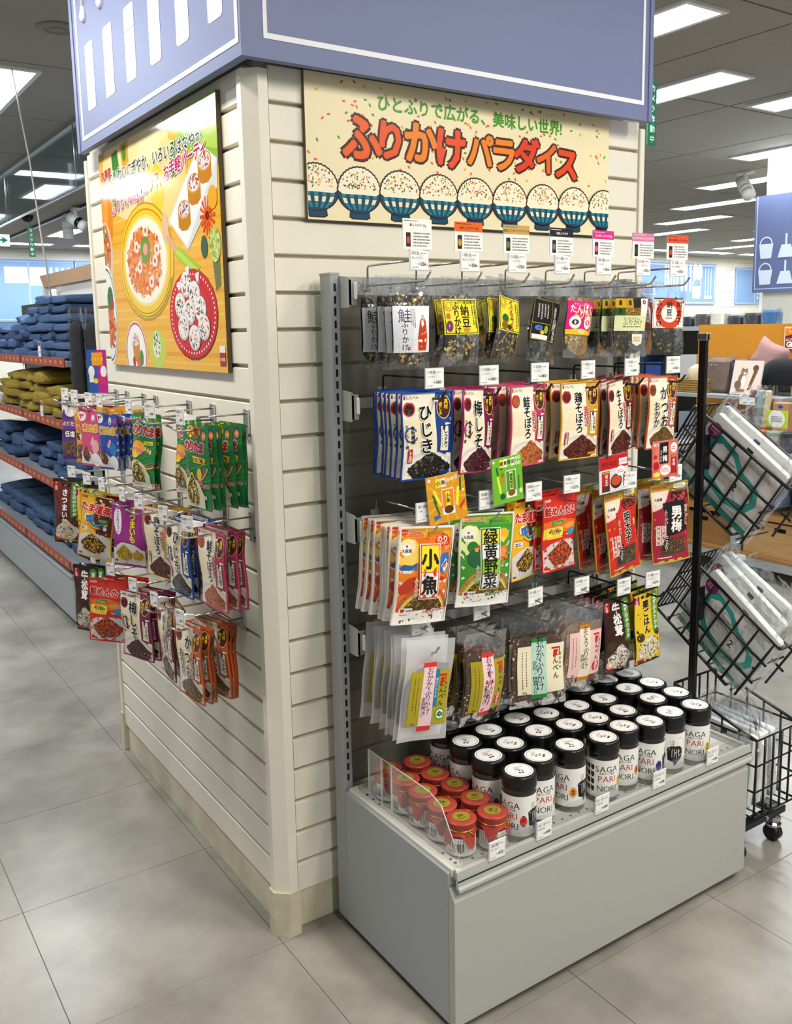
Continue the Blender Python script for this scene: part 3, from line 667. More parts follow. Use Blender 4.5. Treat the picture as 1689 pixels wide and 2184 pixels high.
# translucent corrugated back sheet
mb_ = bpy.data.materials.new('corrugated'); MATS['corrugated'] = mb_; mb_.use_nodes = True
nt = mb_.node_tree; N = nt.nodes; L = nt.links; N.remove(N['Principled BSDF'])
t_ = N.new('ShaderNodeBsdfTransparent'); t_.inputs[0].default_value = (.76, .75, .71, 1); df = N.new('ShaderNodeBsdfDiffuse'); gl = N.new('ShaderNodeBsdfGlossy'); gl.inputs['Roughness'].default_value = .3
tl = N.new('ShaderNodeBsdfTranslucent'); tl.inputs[0].default_value = (.5, .5, .47, 1)
wv = N.new('ShaderNodeTexWave'); wv.inputs['Scale'].default_value = 60; wv.inputs['Distortion'].default_value = .5; tcn = N.new('ShaderNodeTexCoord'); L.new(tcn.outputs['Object'], wv.inputs['Vector'])
rp = N.new('ShaderNodeValToRGB'); rp.color_ramp.elements[0].color = (.26, .26, .25, 1); rp.color_ramp.elements[1].color = (.36, .36, .34, 1); L.new(wv.outputs['Fac'], rp.inputs[0]); L.new(rp.outputs[0], df.inputs[0])
m1 = N.new('ShaderNodeMixShader'); m1.inputs[0].default_value = .22; L.new(t_.outputs[0], m1.inputs[1]); L.new(df.outputs[0], m1.inputs[2])
m2 = N.new('ShaderNodeMixShader'); m2.inputs[0].default_value = .06; L.new(m1.outputs[0], m2.inputs[1]); L.new(gl.outputs[0], m2.inputs[2]); L.new(m2.outputs[0], N['Material Output'].inputs[0])
m = MB(); m.box(GX0+.022, -.052, .345, GX1-.022, -.048, 1.462); gk('back_sheet', m, 'corrugated')
m = MB(); m.box(GX0+.022, -.053, 1.455, GX1-.022, -.045, 1.468); gk('back_rail', m, 'gondola_grey')
# base cabinet
m = MB(); m.box(GX0, -.452, .02, GX0+.018, -.0705, .339, .001); gk('side_panel', m, 'gondola_side')
m = MB(); m.box(GX1-.018, -.452, .02, GX1, -.0705, .339, .001); gk('side_panel', m, 'gondola_side')
m = MB(); m.box(GX0+.018, -.44, .02, GX1-.018, -.06, .325); gk('base_body', m, 'gondola_side')
m = MB(); m.box(GX0+.02, -.43, .0, GX1-.02, -.05, .02); gk('kick', m, 'slot_black')
m = MB(); m.prism([(-.4525, .022), (-.470, .022), (-.471, .024), (-.471, .286), (-.4695, .289), (-.4545, .310), (-.4525, .310)], 'x', GX0+.001, GX1-.001); gk('drawer_front', m, 'drawer_grey')
# tray
m = MB(); m.prism([(-.075, .345), (-.078, .337), (-.45, .337), (-.46, .347), (-.4655, .345), (-.4655, .328), (-.445, .322), (-.075, .326)], 'x', GX0+.012, GX1-.004); tr = gk('shelf_tray', m, 'tray_white')
m = MB(); m.box(GX0+.006, -.456, .330, GX0+.0125, -.078, .3465, .001); obj('tray_rim', m, 'tray_white', tr)
m = MB(); m.box(GX1-.0045, -.456, .330, GX1+.002, -.078, .3465, .001); obj('tray_rim', m, 'tray_white', tr)
m = MB()
for y in (-.16, -.135, -.11, -.415, -.43, -.39): m.lathe([(.0035, .0), (.0035, .0006)], 8, (GX0+.035, y, .337))
for k in range(34): m.lathe([(.003, 0), (.003, .0006)], 8, (.20+k*.024, -.437, .337))
obj('peg_hole', m, 'slot_black', tr, kind='stuff')
m = MB(); m.prism([(-.466, .347), (-.470, .346), (-.474, .318), (-.478, .314), (-.478, .308), (-.466, .312)], 'x', GX0+.008, GX1+.006); gk('price_rail', m, 'gondola_grey')
m = MB(); m.box(GX0+.008, -.4745, .328, GX1+.006, -.473, .3295); gk('rail_line', m, 'slot_black')
# acrylic front guard and dividers
m = MB(); m.box(GX0+.022, -.462, .339, GX1+.002, -.4605, .385); m.box(GX0+.022, -.470, .352, GX1+.002, -.469, .378); m.box(GX0+.022, -.470, .345, GX1+.002, -.462, .3462)
obj('front_guard', m, 'acrylic', label='clear acrylic guard strip along the front of the jar tray', cat='guard')
def divider(ya, yb, x, label):
    m = MB(); zz = .338
    m.prism([(ya, zz), (ya, .452), (yb+.10, .452), (yb+.06, .44), (yb, .35), (yb, zz)], 'x', x, x+.0018)
    r = obj('acrylic_divider', m, 'acrylic', label=label, cat='divider')
    m = MB()
    for y in (ya-.001, ya-.052, ya-.09) if ya > -.2 else (ya,): m.box(x-.0008, y-.0008, zz, x+.0026, y+.0008, .4515)
    for a, b_ in (((ya, .452), (yb+.10, .452)), ((yb+.10, .452), (yb+.06, .44)), ((yb+.06, .44), (yb, .35))): m.tube([(x+.0009, *a), (x+.0009, *b_)], .0011, 4)
    obj('polished_edge', m, mat('acrylic_edge', '#cfd6d6', .2), r)
divider(-.125, -.452, .158, 'clear acrylic divider at the left end of the jar tray')
# hook bars
mat('bar_steel', '#c3c6c4', .35, .4)
BARZ = (1.438, 1.204, .944, .694)
for k, z in enumerate(BARZ):
    w_ = ('top', 'second', 'third', 'lowest')[k]
    r = empty('hook_bar', 'steel hook bar across the %s level of the grey rack' % w_, 'rail', (.578, -.075, z))
    m = MB(); m.box(-.425, -.012, -.010, .425, 0, .010, .001); m.box(-.425, -.012, .009, .425, -.004, .012); obj('bar', m, 'bar_steel', r)
    for s in (-1, 1):
        m = MB(); x = s*.427; m.prism([(.006, -.035), (.006, .03), (-.032, .026), (-.038, .02), (-.038, -.03), (-.03, -.035)], 'x', x-.0015, x+.0015); m.box(x-.0015, -.038, -.03, x+.013*-s, -.034, .022)
        o = obj('bracket', m, 'gondola_grey', r); m = MB(); m.box(x-.006*s, -.047, -.02, x+.012*-s, -.037, .016, .003); obj('clip', m, 'paper', o)
# ================================================================ POUCHES
def prof(v):
    t = (v-.10)/.86
    if t <= 0 or t >= 1: return 0.0
    return (math.sin(PI*t**1.25))**.75
def surf_fn(w, h, B, seed, wave=.004, top=.014):
    rs = random.Random(seed); p1, p2, p3 = rs.uniform(0, 6), rs.uniform(0, 6), rs.uniform(0, 6); lean = rs.uniform(-.004, .004)
    def S_(x, y, side=-1, d=0.0):
        u = x/w-.5; v = y/h
        k = max(0.0, 1-(2*u)**2); pr = prof(v)
        bul = B*pr*k**.62
        off = wave*(math.sin(2.4*u*2+p1+v*2)*.5*min(1, v*3) + math.sin(v*6+p2)*.5*min(1, v*2)) + lean*v
        return (u*w*(1-.035*pr) + .0015*math.sin(v*9+p3), side*(bul+d) + off, top - y)
    return S_
def pouch(name, w, h, B, base, art, seed=1, mats=('pouch', 'ink_gloss'), label='', cat='packet', zip_=None, back=None, wave=.004):
    """hanging pouch, origin at its hole; art = D in front fractions"""
    S_ = surf_fn(w, h, B, seed, wave); m = MB(); m.sm = True; nu, nv = 10, 14
    m.col = C(base); m.grid(lambda a, b: S_(a*w, b*h, -1), nu, nv); m.col = C(back or base); m.grid(lambda a, b: S_((1-a)*w, b*h, 1, .0006), nu, nv)
    o = obj(name, m, mats[0], label=label, cat=cat)
    if art is not None: kid('printed_front', art.mb(lambda x, y, d: S_(x, y, -1, d), .02), mats[1], o)
    return o
SIL, SIL2 = '#cfcfca', '#b9bab6'
# --- soft furikake family (white panel, coloured right band)
def soft(band, edge, main, sub, foodbase, food, red=None, mainsub=None, small=None, w=.122, h=.172, seed=3, food2='#efe9dc'):
    d = D(w, h); d.rect(0, 0, 1, 1, edge); d.rect(.025, .012, .975, .985, '#f6efd8'); d.rect(.025, .3, .6, .62, '#f3e5c0')
    d.rect(.66, .012, .985, .74, band); l = d.nxt()
    for k in range(26): x, y = random.uniform(.68, .97), random.uniform(.02, .14); d.ell(x, y, .006, .006, dark(C('#e8e8d8'), .8), l, 6)
    d.text('にんべん', .22, .055, .062, '#8e2a2c', b=.02); d.rect(.05, .033, .085, .077, '#a8282c')
    d.ell(.155, .185, .118, .118, '#c82428'); d.ell(.16, .19, .088, .085, foodbase); d.flecks(.16, .19, .08, .075, 40, food, .02, False)
    d.ell(.83, .185, .14, .19, '#f0d79a'); d.ell(.83, .185, .128, .175, '#4a1a10'); d.text('具材', .875, .15, .085, '#f4d21f', True, b=.03, gap=.95); d.text('感じる', .765, .2, .07, '#f4d21f', True, b=.025, gap=.95)
    d.poly([(.745, .39), (.92, .395), (.90, .70), (.715, .69)], '#20204a'); d.poly([(.755, .40), (.91, .405), (.89, .692), (.725, .682)], '#f4efd9')
    d.text('しっとり', .845, .54, .10, '#15110d', True, b=.03, gap=.78); d.text('ソフトふりかけ', .765, .54, .05, '#222018', True, b=.01, gap=.88)
    # plate and mound
    d.poly([(.025, .80), (.14, .72), (.4, .685), (.7, .70), (.975, .78), (.975, .985), (.025, .985)], '#dcd8cc'); d.poly([(.06, .82), (.2, .75), (.45, .715), (.72, .73), (.95, .82), (.95, .98), (.04, .98)], food2)
    d.flecks(.5, .9, .45, .1, 90, ['#ffffff', '#f4f0e6', '#e6dfd0'], .022, False)
    d.mound(.53, .86, .41, .24, foodbase, food, 230, .032)
    n = len(main); z = .27 if n <= 3 else .205
    d.text(main, .455 if not mainsub else .53, .425 if n <= 3 else .40, z, '#0e0b0a', True, b=.03, out='#fffdf2', ow=.04, gap=1.0 if n <= 3 else .9)
    if sub: d.text(sub, .64 if not mainsub else .70, .45, .135, '#b0221f', True, b=.03, out='#fffdf2', ow=.035, gap=.9)
    if mainsub: d.text(mainsub, .27, .52, .19, '#0e0b0a', True, b=.03, out='#fffdf2', ow=.04, gap=.86)
    if small: d.ring(.17, .48, .13, .03, small, 20, 330); d.text('食物繊維', .20, .48, .078, '#16223c', True, b=.03, gap=.95); d.text('カルシウム・鉄', .09, .5, .065, '#16223c', True, b=.02, gap=.85)
    if red: d.rect(.10, .64, .185, .80, '#b01f22'); d.text(red, .143, .72, .062, '#fbeed8', True, b=.015, gap=.82)
    d.rect(.72, .925, .93, .955, band); d.frame(0, 0, 1, 1, .02, edge)
    return d, w, h, seed
ART = {}
def design(key, maker, B, base, desc, **k):
    ART[key] = dict(maker=maker, B=B, base=base, desc=desc, **k)
design('hijiki', lambda: soft('#16418f', '#1d4fa8', 'ひじき', None, '#191613', ['#0f0d0b', '#221c16', '#2f2921', '#6b6250'], 'しそ風味', small='#4a5aa0'), .007, '#1d4fa8', 'blue-edged black seaweed flake packet')
design('umeshiso', lambda: soft('#7d1c4c', '#a42a5e', '梅しそ', None, '#4a1d26', ['#3a141c', '#5a2630', '#6d3a40', '#2c0f14'], None, small='#9a3a78'), .007, '#a42a5e', 'plum-coloured shiso flake packet')
design('sake', lambda: soft('#b8325a', '#cf4a74', '鮭そぼろ', '釜炊き', '#b5602a', ['#c8733a', '#a9521f', '#d98a4c', '#8c4418']), .007, '#cf4a74', 'pink-edged salmon flake packet')
design('tori', lambda: soft('#d9991c', '#e2ac2c', '鶏そぼろ', '釜炊き', '#5c2416', ['#4a1c10', '#6e3018', '#84402a', '#3a140c'], 'つゆの素風味'), .007, '#e2ac2c', 'golden chicken flake packet')
design('gyu', lambda: soft('#6b1a1c', '#8a2426', '牛そぼろ', '釜炊き', '#571f18', ['#4a1812', '#6c2a20', '#7e3a2c', '#35100c'], 'すき焼き風味'), .007, '#8a2426', 'dark red beef flake packet')
design('katsuo', lambda: soft('#c4571a', '#d8642a', 'かつお', '釜炊き', '#6a4a1c', ['#5c3e16', '#7e5a24', '#8e6c30', '#46300f'], mainsub='おかか'), .007, '#d8642a', 'orange bonito flake packet')
# --- child's-nutrition family
def nutri(green):
    w, h = .128, .198; d = D(w, h); main = '#3f9a2c' if green else '#f07a14'; hot = '#2c7d22' if green else '#e9530f'; sun = '#e8f0a0' if green else '#fdd25a'
    d.rect(0, 0, 1, 1, '#f4f1ea'); d.rect(.025, .012, .975, .9, main); d.rect(.025, .012, .975, .12, '#f5b21c' if not green else '#7cb82c')
    d.poly([(.025, .16), (.3, .13), (.5, .28), (.3, .42), (.025, .44)], sun); d.ell(.18, .2, .14, .12, '#fbf3cf' if green else '#fde9a8')
    d.ell(.165, .235, .098, .098, '#f8f4ea'); d.text('大森屋', .165, .245, .062, '#20180f', b=.02); d.ell(.165, .2, .018, .018, '#8a2a20')
    if green: d.ell(.81, .23, .105, .10, '#e6b81f'); d.ell(.80, .28, .05, .05, '#f2cc3a')
    else: d.ell(.81, .16, .135, .12, '#d7281c'); d.text('のり', .81, .135, .11, '#fff7e2', b=.035); d.text('30%増量で', .81, .178, .045, '#ffe9a0', b=.01); d.text('おいしさUP!', .81, .215, .052, '#ffe04a', b=.03)
    if not green:
        d.poly([(.05, .42), (.12, .38), (.27, .39), (.36, .36), (.34, .44), (.25, .445), (.12, .46)], '#2f5d9e'); d.poly([(.1, .44), (.3, .44), (.24, .47), (.12, .47)], '#e6eef6')
        d.poly([(.74, .34), (.82, .28), (.93, .27), (.97, .33), (.93, .45), (.86, .5), (.8, .46), (.75, .5)], '#356cb4'); d.poly([(.80, .4), (.9, .33), (.95, .4), (.88, .47)], '#eef3f8')
        d.poly([(.05, .62), (.2, .52), (.33, .50), (.36, .56), (.24, .66), (.08, .7)], '#c23a18'); d.poly([(.7, .52), (.94, .5), (.9, .55), (.72, .56)], '#b4381a')
        l = d.nxt()
        for k in range(5): d.poly([(.03, .58-.02*k), (.32, .47-.015*k), (.32, .473-.015*k), (.03, .584-.02*k)], '#f4c23a', l)
    else:
        d.ell(.25, .35, .10, .09, '#2c7a30'); d.ell(.37, .37, .055, .06, '#d8401c'); d.ell(.31, .47, .16, .155, '#25643a'); d.poly([(.27, .36), (.35, .36), (.33, .40), (.29, .4)], '#e2b02a')
        d.poly([(.72, .36), (.88, .34), (.92, .48), (.80, .56), (.72, .48)], '#e8792a'); d.ell(.88, .47, .07, .07, '#2e7a32'); d.ell(.8, .42, .07, .075, '#f0964a')
    # arc and mound
    d.ell(.53, .97, .52, .60, '#e84a16' if not green else '#ef8a22'); d.ell(.53, .97, .465, .52, '#f5c51c' if not green else '#b9d23a'); d.ell(.53, .97, .43, .47, '#f4ef9a' if not green else '#f2f2a8'); d.ell(.53, .97, .415, .45, '#6a4a1a' if not green else '#7a6a1c')
    d.flecks(.53, .97, .41, .44, 420, (['#3a2a12', '#7a5018', '#a9742a', '#2a2210', '#c99a3c', '#4a3a18'] if not green else ['#5a4a16', '#8a7a22', '#c9a03a', '#4a6a22', '#d8702a', '#3a3a16']), .036, False)
    for k, ch in enumerate('(ビタミンB1)' if green else '(カルシウム・ビタミンD・鉄)'):
        a = math.radians(205+k*(7 if green else 5)); d.text(ch, .53+.49*math.cos(a), .97+.55*math.sin(a)*w/h, .058, '#1c140c', b=.025, rot=a+PI/2, out='#fff6d8', ow=.03)
    for k, ch in enumerate('植物性乳酸菌' if green else 'いわし削り節'): a = math.radians(300+k*7); d.text(ch, .53+.49*math.cos(a), .97+.55*math.sin(a)*w/h, .055, '#1c140c', b=.025, rot=a+PI/2, out='#fff6d8', ow=.03)
    # white base with cloud edge
    pts = [(.0, 1.0), (.0, .865)] + [(.05+.09*k+.045, .875-.012*(k % 2)-.02*abs(math.sin(k*1.1))) for k in range(10)] + [(1, .86), (1, 1)]
    d.poly(pts, '#f8f6f1'); d.rect(.10, .83, .32, .885, '#f8f6f1'); d.poly([(.12, .84), (.19, .84), (.185, .875), (.125, .875)], '#c42a20'); d.text('WFP', .26, .857, .05, '#1a3a6a', b=.03)
    d.text('野菜をおいしく!' if green else '小魚をおいしく!', .74, .868, .066, '#c8301c' if not green else '#2a7a2a', b=.03, rot=-.05); d.lines(.66, .835, .96, .85, 1, '#c85a3a'); d.lines(.12, .895, .26, .908, 1, '#333333'); d.lines(.3, .94, .54, .955, 1, '#777777')
    # name boxes
    names = '緑黄野菜' if green else '小魚'; n = len(names); y0, y1 = (.17, .80) if green else (.19, .72); hh = (y1-y0)/n; cx = .56
    d.rect(cx-.185, y0-.015, cx+.185, y1+.015, '#fbfaf2'); d.rect(cx-.172, y0-.008, cx+.172, y1+.008, '#1d7a3a' if green else '#d9481a')
    for k, ch in enumerate(names):
        d.rect(cx-.155, y0+hh*k+.004, cx+.155, y0+hh*(k+1)-.004, ('#e8e03a', '#f8f6ee', '#9fd22e', '#f8f6ee')[k] if green else ('#f6e21c', '#f8f6ee')[k])
        d.text(ch, cx, y0+hh*(k+.5), .27 if green else .32, '#14120e', b=.022 if green else .04)
    d.text('ふりかけ', cx-.235, .64 if green else .61, .075, '#c8401a' if not green else '#2a6a2a', True, b=.02, out='#fbf6e0', ow=.07, gap=1.05)
    d.ell(.10, .06, .09, .045, '#e33a1c'); d.text('鉄分', .1, .06, .07, '#fff0c8', b=.03) if green else d.text('カルシウム', .1, .06, .042, '#fff0c8', b=.03)
    d.text('180%以上' if green else '300mg', .31, .065, .085, '#d8401a' if not green else '#e0702a', b=.04, out='#fff8dc', ow=.04); d.lines(.62, .05, .86, .09, 3, '#6a4a10')
    d.frame(0, 0, 1, 1, .026, '#f4f1ea')
    return d, w, h, 9
design('kozakana', lambda: nutri(False), .011, '#f4f1ea', 'large orange small-fish flake pouch', wave=.006)
design('ryoku', lambda: nutri(True), .011, '#f4f1ea', 'large green vegetable flake pouch', wave=.006)
# --- bright family pouches
def bright(title, top, low, tcol, tout, food, foodbase, w=.108, h=.172, seed=5, extra='tama', edge='#e8b81c'):
    d = D(w, h); d.rect(0, 0, 1, 1, edge); d.rect(.025, .012, .975, .985, top)
    if extra == 'tama':
        d.poly([(.5, .012), (.975, .012), (.975, .62), (.6, .6), (.42, .2)], '#5a1612'); d.ell(.63, .075, .05, .04, '#f6f0dc'); d.ell(.63, .078, .022, .022, '#f0b41c')
        for k, c in enumerate(('#d83a1c', '#f0a01c', '#f4e23a', '#3a9a4a', '#2a6ab8', '#5aa8dc')): d.ring(.58, .26+.006*k, .42-.03*k, .03, c, 40, 130)
        d.ell(.3, .36, .13, .1, '#f2efe6'); d.poly([(.22, .33), (.45, .30), (.52, .38), (.4, .42), (.25, .42)], '#3a6aa8'); d.rect(.62, .34, .9, .40, '#2c7d3a'); d.lines(.64, .35, .88, .39, 2, '#f2f0c0'); d.ell(.82, .49, .05, .05, '#f4f0e8'); d.ell(.72, .47, .06, .05, '#2a4a7a')
        d.rect(.06, .47, .3, .57, '#f4f0e4'); d.rect(.06, .47, .3, .5, '#e8901c'); d.lines(.09, .51, .27, .56, 2, '#26407a')
    else:
        d.poly([(.025, .33), (.5, .30), (.975, .36), (.975, .5), (.025, .47)], '#e8701c'); d.poly([(.025, .42), (.4, .40), (.5, .55), (.025, .56)], '#f2d23a'); d.ell(.73, .41, .2, .06, '#f4a24a'); d.ring(.7, .4, .2, .02, '#fbe6c8', 10, 120)
        d.rect(.1, .41, .5, .52, '#f6ea5a'); d.text('鮭の旨味と', .3, .435, .055, '#c8321c', b=.02); d.text('明太子風味の', .3, .463, .055, '#3a2a12', b=.02); d.text('バランス', .3, .493, .055, '#c8321c', b=.02)
        d.ell(.79, .50, .13, .07, '#2a9ac8'); d.poly([(.2, .33), (.5, .32), (.52, .37), (.22, .38)], '#2f8a3a'); d.lines(.24, .335, .48, .37, 2, '#f2e86a')
    d.poly([(.025, .70), (.2, .62), (.5, .58), (.8, .60), (.975, .66), (.975, .985), (.025, .985)], '#d8d6d0'); d.flecks(.5, .84, .46, .2, 150, ['#f6f3ec', '#ffffff', '#e8e3d8'], .02, False)
    d.mound(.5, .755, .37, .25, foodbase, food, 300, .034)
    n = len(title); z = .9/n*1.02
    d.text(title, .5, .20, z, tcol, b=.05, out=tout, ow=.055, rot=.03, gap=.98, slant=.1)
    d.text('丸美屋', .15, .05, .062, '#b8141c' if extra == 'tama' else '#f6e6c8', b=.02); d.rect(.05, .94, .16, .965, '#b8141c'); d.text('42g', .9, .955, .06, '#333333', b=.01); d.frame(0, 0, 1, 1, .018, edge)
    return d, w, h, seed
design('tama', lambda: bright('たま道楽', '#efb41c', None, '#c8201c', '#fffaf0', ['#e8b41c', '#f4d03a', '#3a2210', '#6a3a14', '#2a1a0c', '#b8801c'], '#5a3410'), .010, '#e8b81c', 'yellow and brown egg flake pouch')
design('mentai', lambda: bright('鮭めんたい', '#d62a1a', None, '#b8141c', '#fdf6ea', ['#b03a12', '#d8591c', '#8a2a0c', '#e8742a', '#5a1a0a'], '#9a3410', extra='m', edge='#d62a1a', w=.118), .010, '#d62a1a', 'red salmon roe flake pouch')
# --- tall red pouches with window
def tall(body, panel, title, sub, meat, w=.112, h=.2, seed=6):
    d = D(w, h); d.rect(0, 0, 1, 1, '#c9b43a'); d.rect(.02, .09, .98, .985, body); d.rect(.0, .0, 1, .085, '#a8a02c'); d.rect(.05, .03, .45, .06, '#e0521c'); d.rect(.62, .02, .93, .075, '#f0eed8'); d.lines(.64, .03, .9, .07, 3, '#3a3a1a')
    d.poly([(.02, .09), (.5, .09), (.4, .2), (.25, .3), (.02, .34)], '#f2d8c8'); d.ell(.19, .185, .13, .125, '#f6ece0'); d.ell(.19, .185, .115, .11, '#efe2d2'); d.text('大森屋', .19, .19, .07, '#20180f', b=.025)
    d.ell(.74, .17, .24, .13, '#3a1410'); d.flecks(.74, .17, .2, .1, 26, meat, .06, False); 
    d.rect(.62, .125, .95, .155, '#2a160c')
    d.poly([(.28, .24), (.86, .22), (.9, .62), (.36, .66)], panel)
    d.text(title, .6, .45, .30 if len(title) <= 2 else .24, '#f6f2ea' if panel != body else '#120c0a', True, b=.04, gap=1.0 if len(title) <= 2 else .92, out=None if panel != body else '#f6efe2', ow=.05, rot=.04)
    d.text(sub, .86, .42, .085, '#f2ead8', True, b=.015, gap=.9); d.text('ふりかけ', .33, .42, .09, '#f2ead8', True, b=.015, gap=.95)
    d.rect(.2, .68, .88, .90, '#43402c'); d.flecks(.54, .79, .33, .17, 320, ['#3a3c26', '#2c2e1e', '#55523a', '#6a5a38', '#4a2a22', '#8a7a50', meat[0]], .03, False)
    for i in range(2):
        for j in range(4): d.rect(.10+.12*i, .52+.062*j, .205+.12*i, .578+.062*j, '#f6ece0'); d.text('味付海苔伝統製法'[j+4*i], .152+.12*i, .549+.062*j, .085, '#b8241c', b=.02)
    d.poly([(.30, .64), (.41, .635), (.37, .83), (.265, .83)], '#17130f'); d.text('たっぷり', .335, .735, .095, '#f6f2ea', True, b=.02, gap=.9)
    d.rect(.13, .925, .48, .965, '#f4f2ee'); d.lines(.16, .935, .45, .958, 2, '#5a5a5a'); d.frame(0, 0, 1, 1, .014, '#c9a83a'); d.ell(.81, .72, .04, .03, '#c8281c') if panel != body else None
    return d, w, h, seed
design('mentaiko', lambda: tall('#cf2a1c', '#cf2a1c', '明太子', '博多', ['#a83420', '#8a2418', '#c8503a']), .010, '#cf2a1c', 'tall red cod roe seaweed pouch', wave=.006)
design('otokoume', lambda: tall('#a81c34', '#151419', '男梅', '手塩にかけた', ['#a82a28', '#8a1c20', '#c84a3c'], seed=12), .010, '#a81c34', 'tall crimson pouch with white lettering', wave=.006)
# --- rice mix pouches
def mix(side, bg, title, tcol, rice, w=.09, h=.19, seed=7):
    d = D(w, h); d.rect(0, 0, 1, 1, '#15130f'); d.rect(.03, .04, .97, .98, bg); d.rect(.02, .06, .24, .18, '#a81c20'); d.text('まぜ込み', .13, .12, .10, '#f6e6d8', True, b=.02, gap=.6)
    l = d.nxt()
    for k in range(7): d.ell(.82, .10+k*.075, .14, .13, side, l, 12)
    d.text('混ぜ込みわかめ', .82, .33, .145, '#f4f2dc', True, b=.035, out='#1d4a1c', ow=.03, gap=.98)
    n = len(title); d.text(title, .47, .09+.068*n, .30 if n < 4 else .235, tcol, True, b=.045, out='#1a1612' if tcol != '#16120e' else '#f6e6a0', ow=.03, gap=1.0)
    d.ell(.2, .62, .14, .13, '#3a3018'); d.mound(.52, .78, .42, .36, '#e4ddce', ['#f6f2e8', '#ece6da', '#ffffff', '#d8cfbc'] + rice, 260, .045); d.ell(.2, .87, .13, .12, '#f4efe4'); d.ring(.2, .87, .1, .03, '#d8901c'); d.rect(.05, .93, .34, .965, '#b8241c'); d.lines(.5, .945, .92, .97, 1, '#e8e0d0'); d.ell(.86, .60, .1, .1, '#2c3a16'); d.flecks(.86, .6, .08, .08, 30, ['#3a4a1c', '#c8a01c', '#22260f'], .03, False)
    return d, w, h, seed
design('gyumatsu', lambda: mix('#3f8f2c', '#3a1410', '牛松茸', '#f6f2ea', ['#6a4a30', '#4a3222', '#8a6a4a']), .010, '#15130f', 'black pouch of beef mushroom rice mix')
design('kuri', lambda: mix('#4f9a2c', '#efc81c', '栗ごはん', '#16120e', ['#e8c83a', '#1c1a14', '#d8b02a'], seed=8), .010, '#15130f', 'yellow chestnut rice mix pouch')
design('imo', lambda: mix('#3f8f2c', '#6a2016', 'さつまいも', '#f6f2ea', ['#e0c85a', '#3a6a2c', '#d8b84a'], seed=10), .012, '#d9d8a0', 'pale green sweet potato rice mix pouch')
# --- wall side packets
def purple():
    w, h = .105, .165; d = D(w, h); d.rect(0, 0, 1, 1, '#8c1f7c'); d.rect(.02, .01, .98, .6, '#9a2488'); d.ell(.2, .3, .12, .33, '#f4eef4'); d.text('しっとりソフト', .2, .3, .10, '#6a1a2a', True, b=.02, gap=.86)
    d.text('さつまいも', .66, .34, .20, '#f0d01c', True, b=.05, out='#6a1260', ow=.04, gap=.86); d.poly([(0, .72), (.3, .62), (.7, .64), (1, .74), (1, .97), (0, .97)], '#dcdad4'); d.mound(.38, .78, .28, .2, '#b8941c', ['#d8b42a', '#a8841a', '#e8cc4a', '#8a6a14'], 150, .035); d.mound(.8, .8, .17, .13, '#c89a20', ['#d8b42a', '#a8841a', '#e8cc4a'], 60, .03); d.rect(.04, .9, .14, .93, '#b81c1c'); d.text('28g', .4, .945, .06, '#222222'); d.ell(.9, .93, .06, .06, '#f2e6ea')
    return d, w, h, 4
design('satsuma', purple, .008, '#8c1f7c', 'purple sweet potato flake packet')
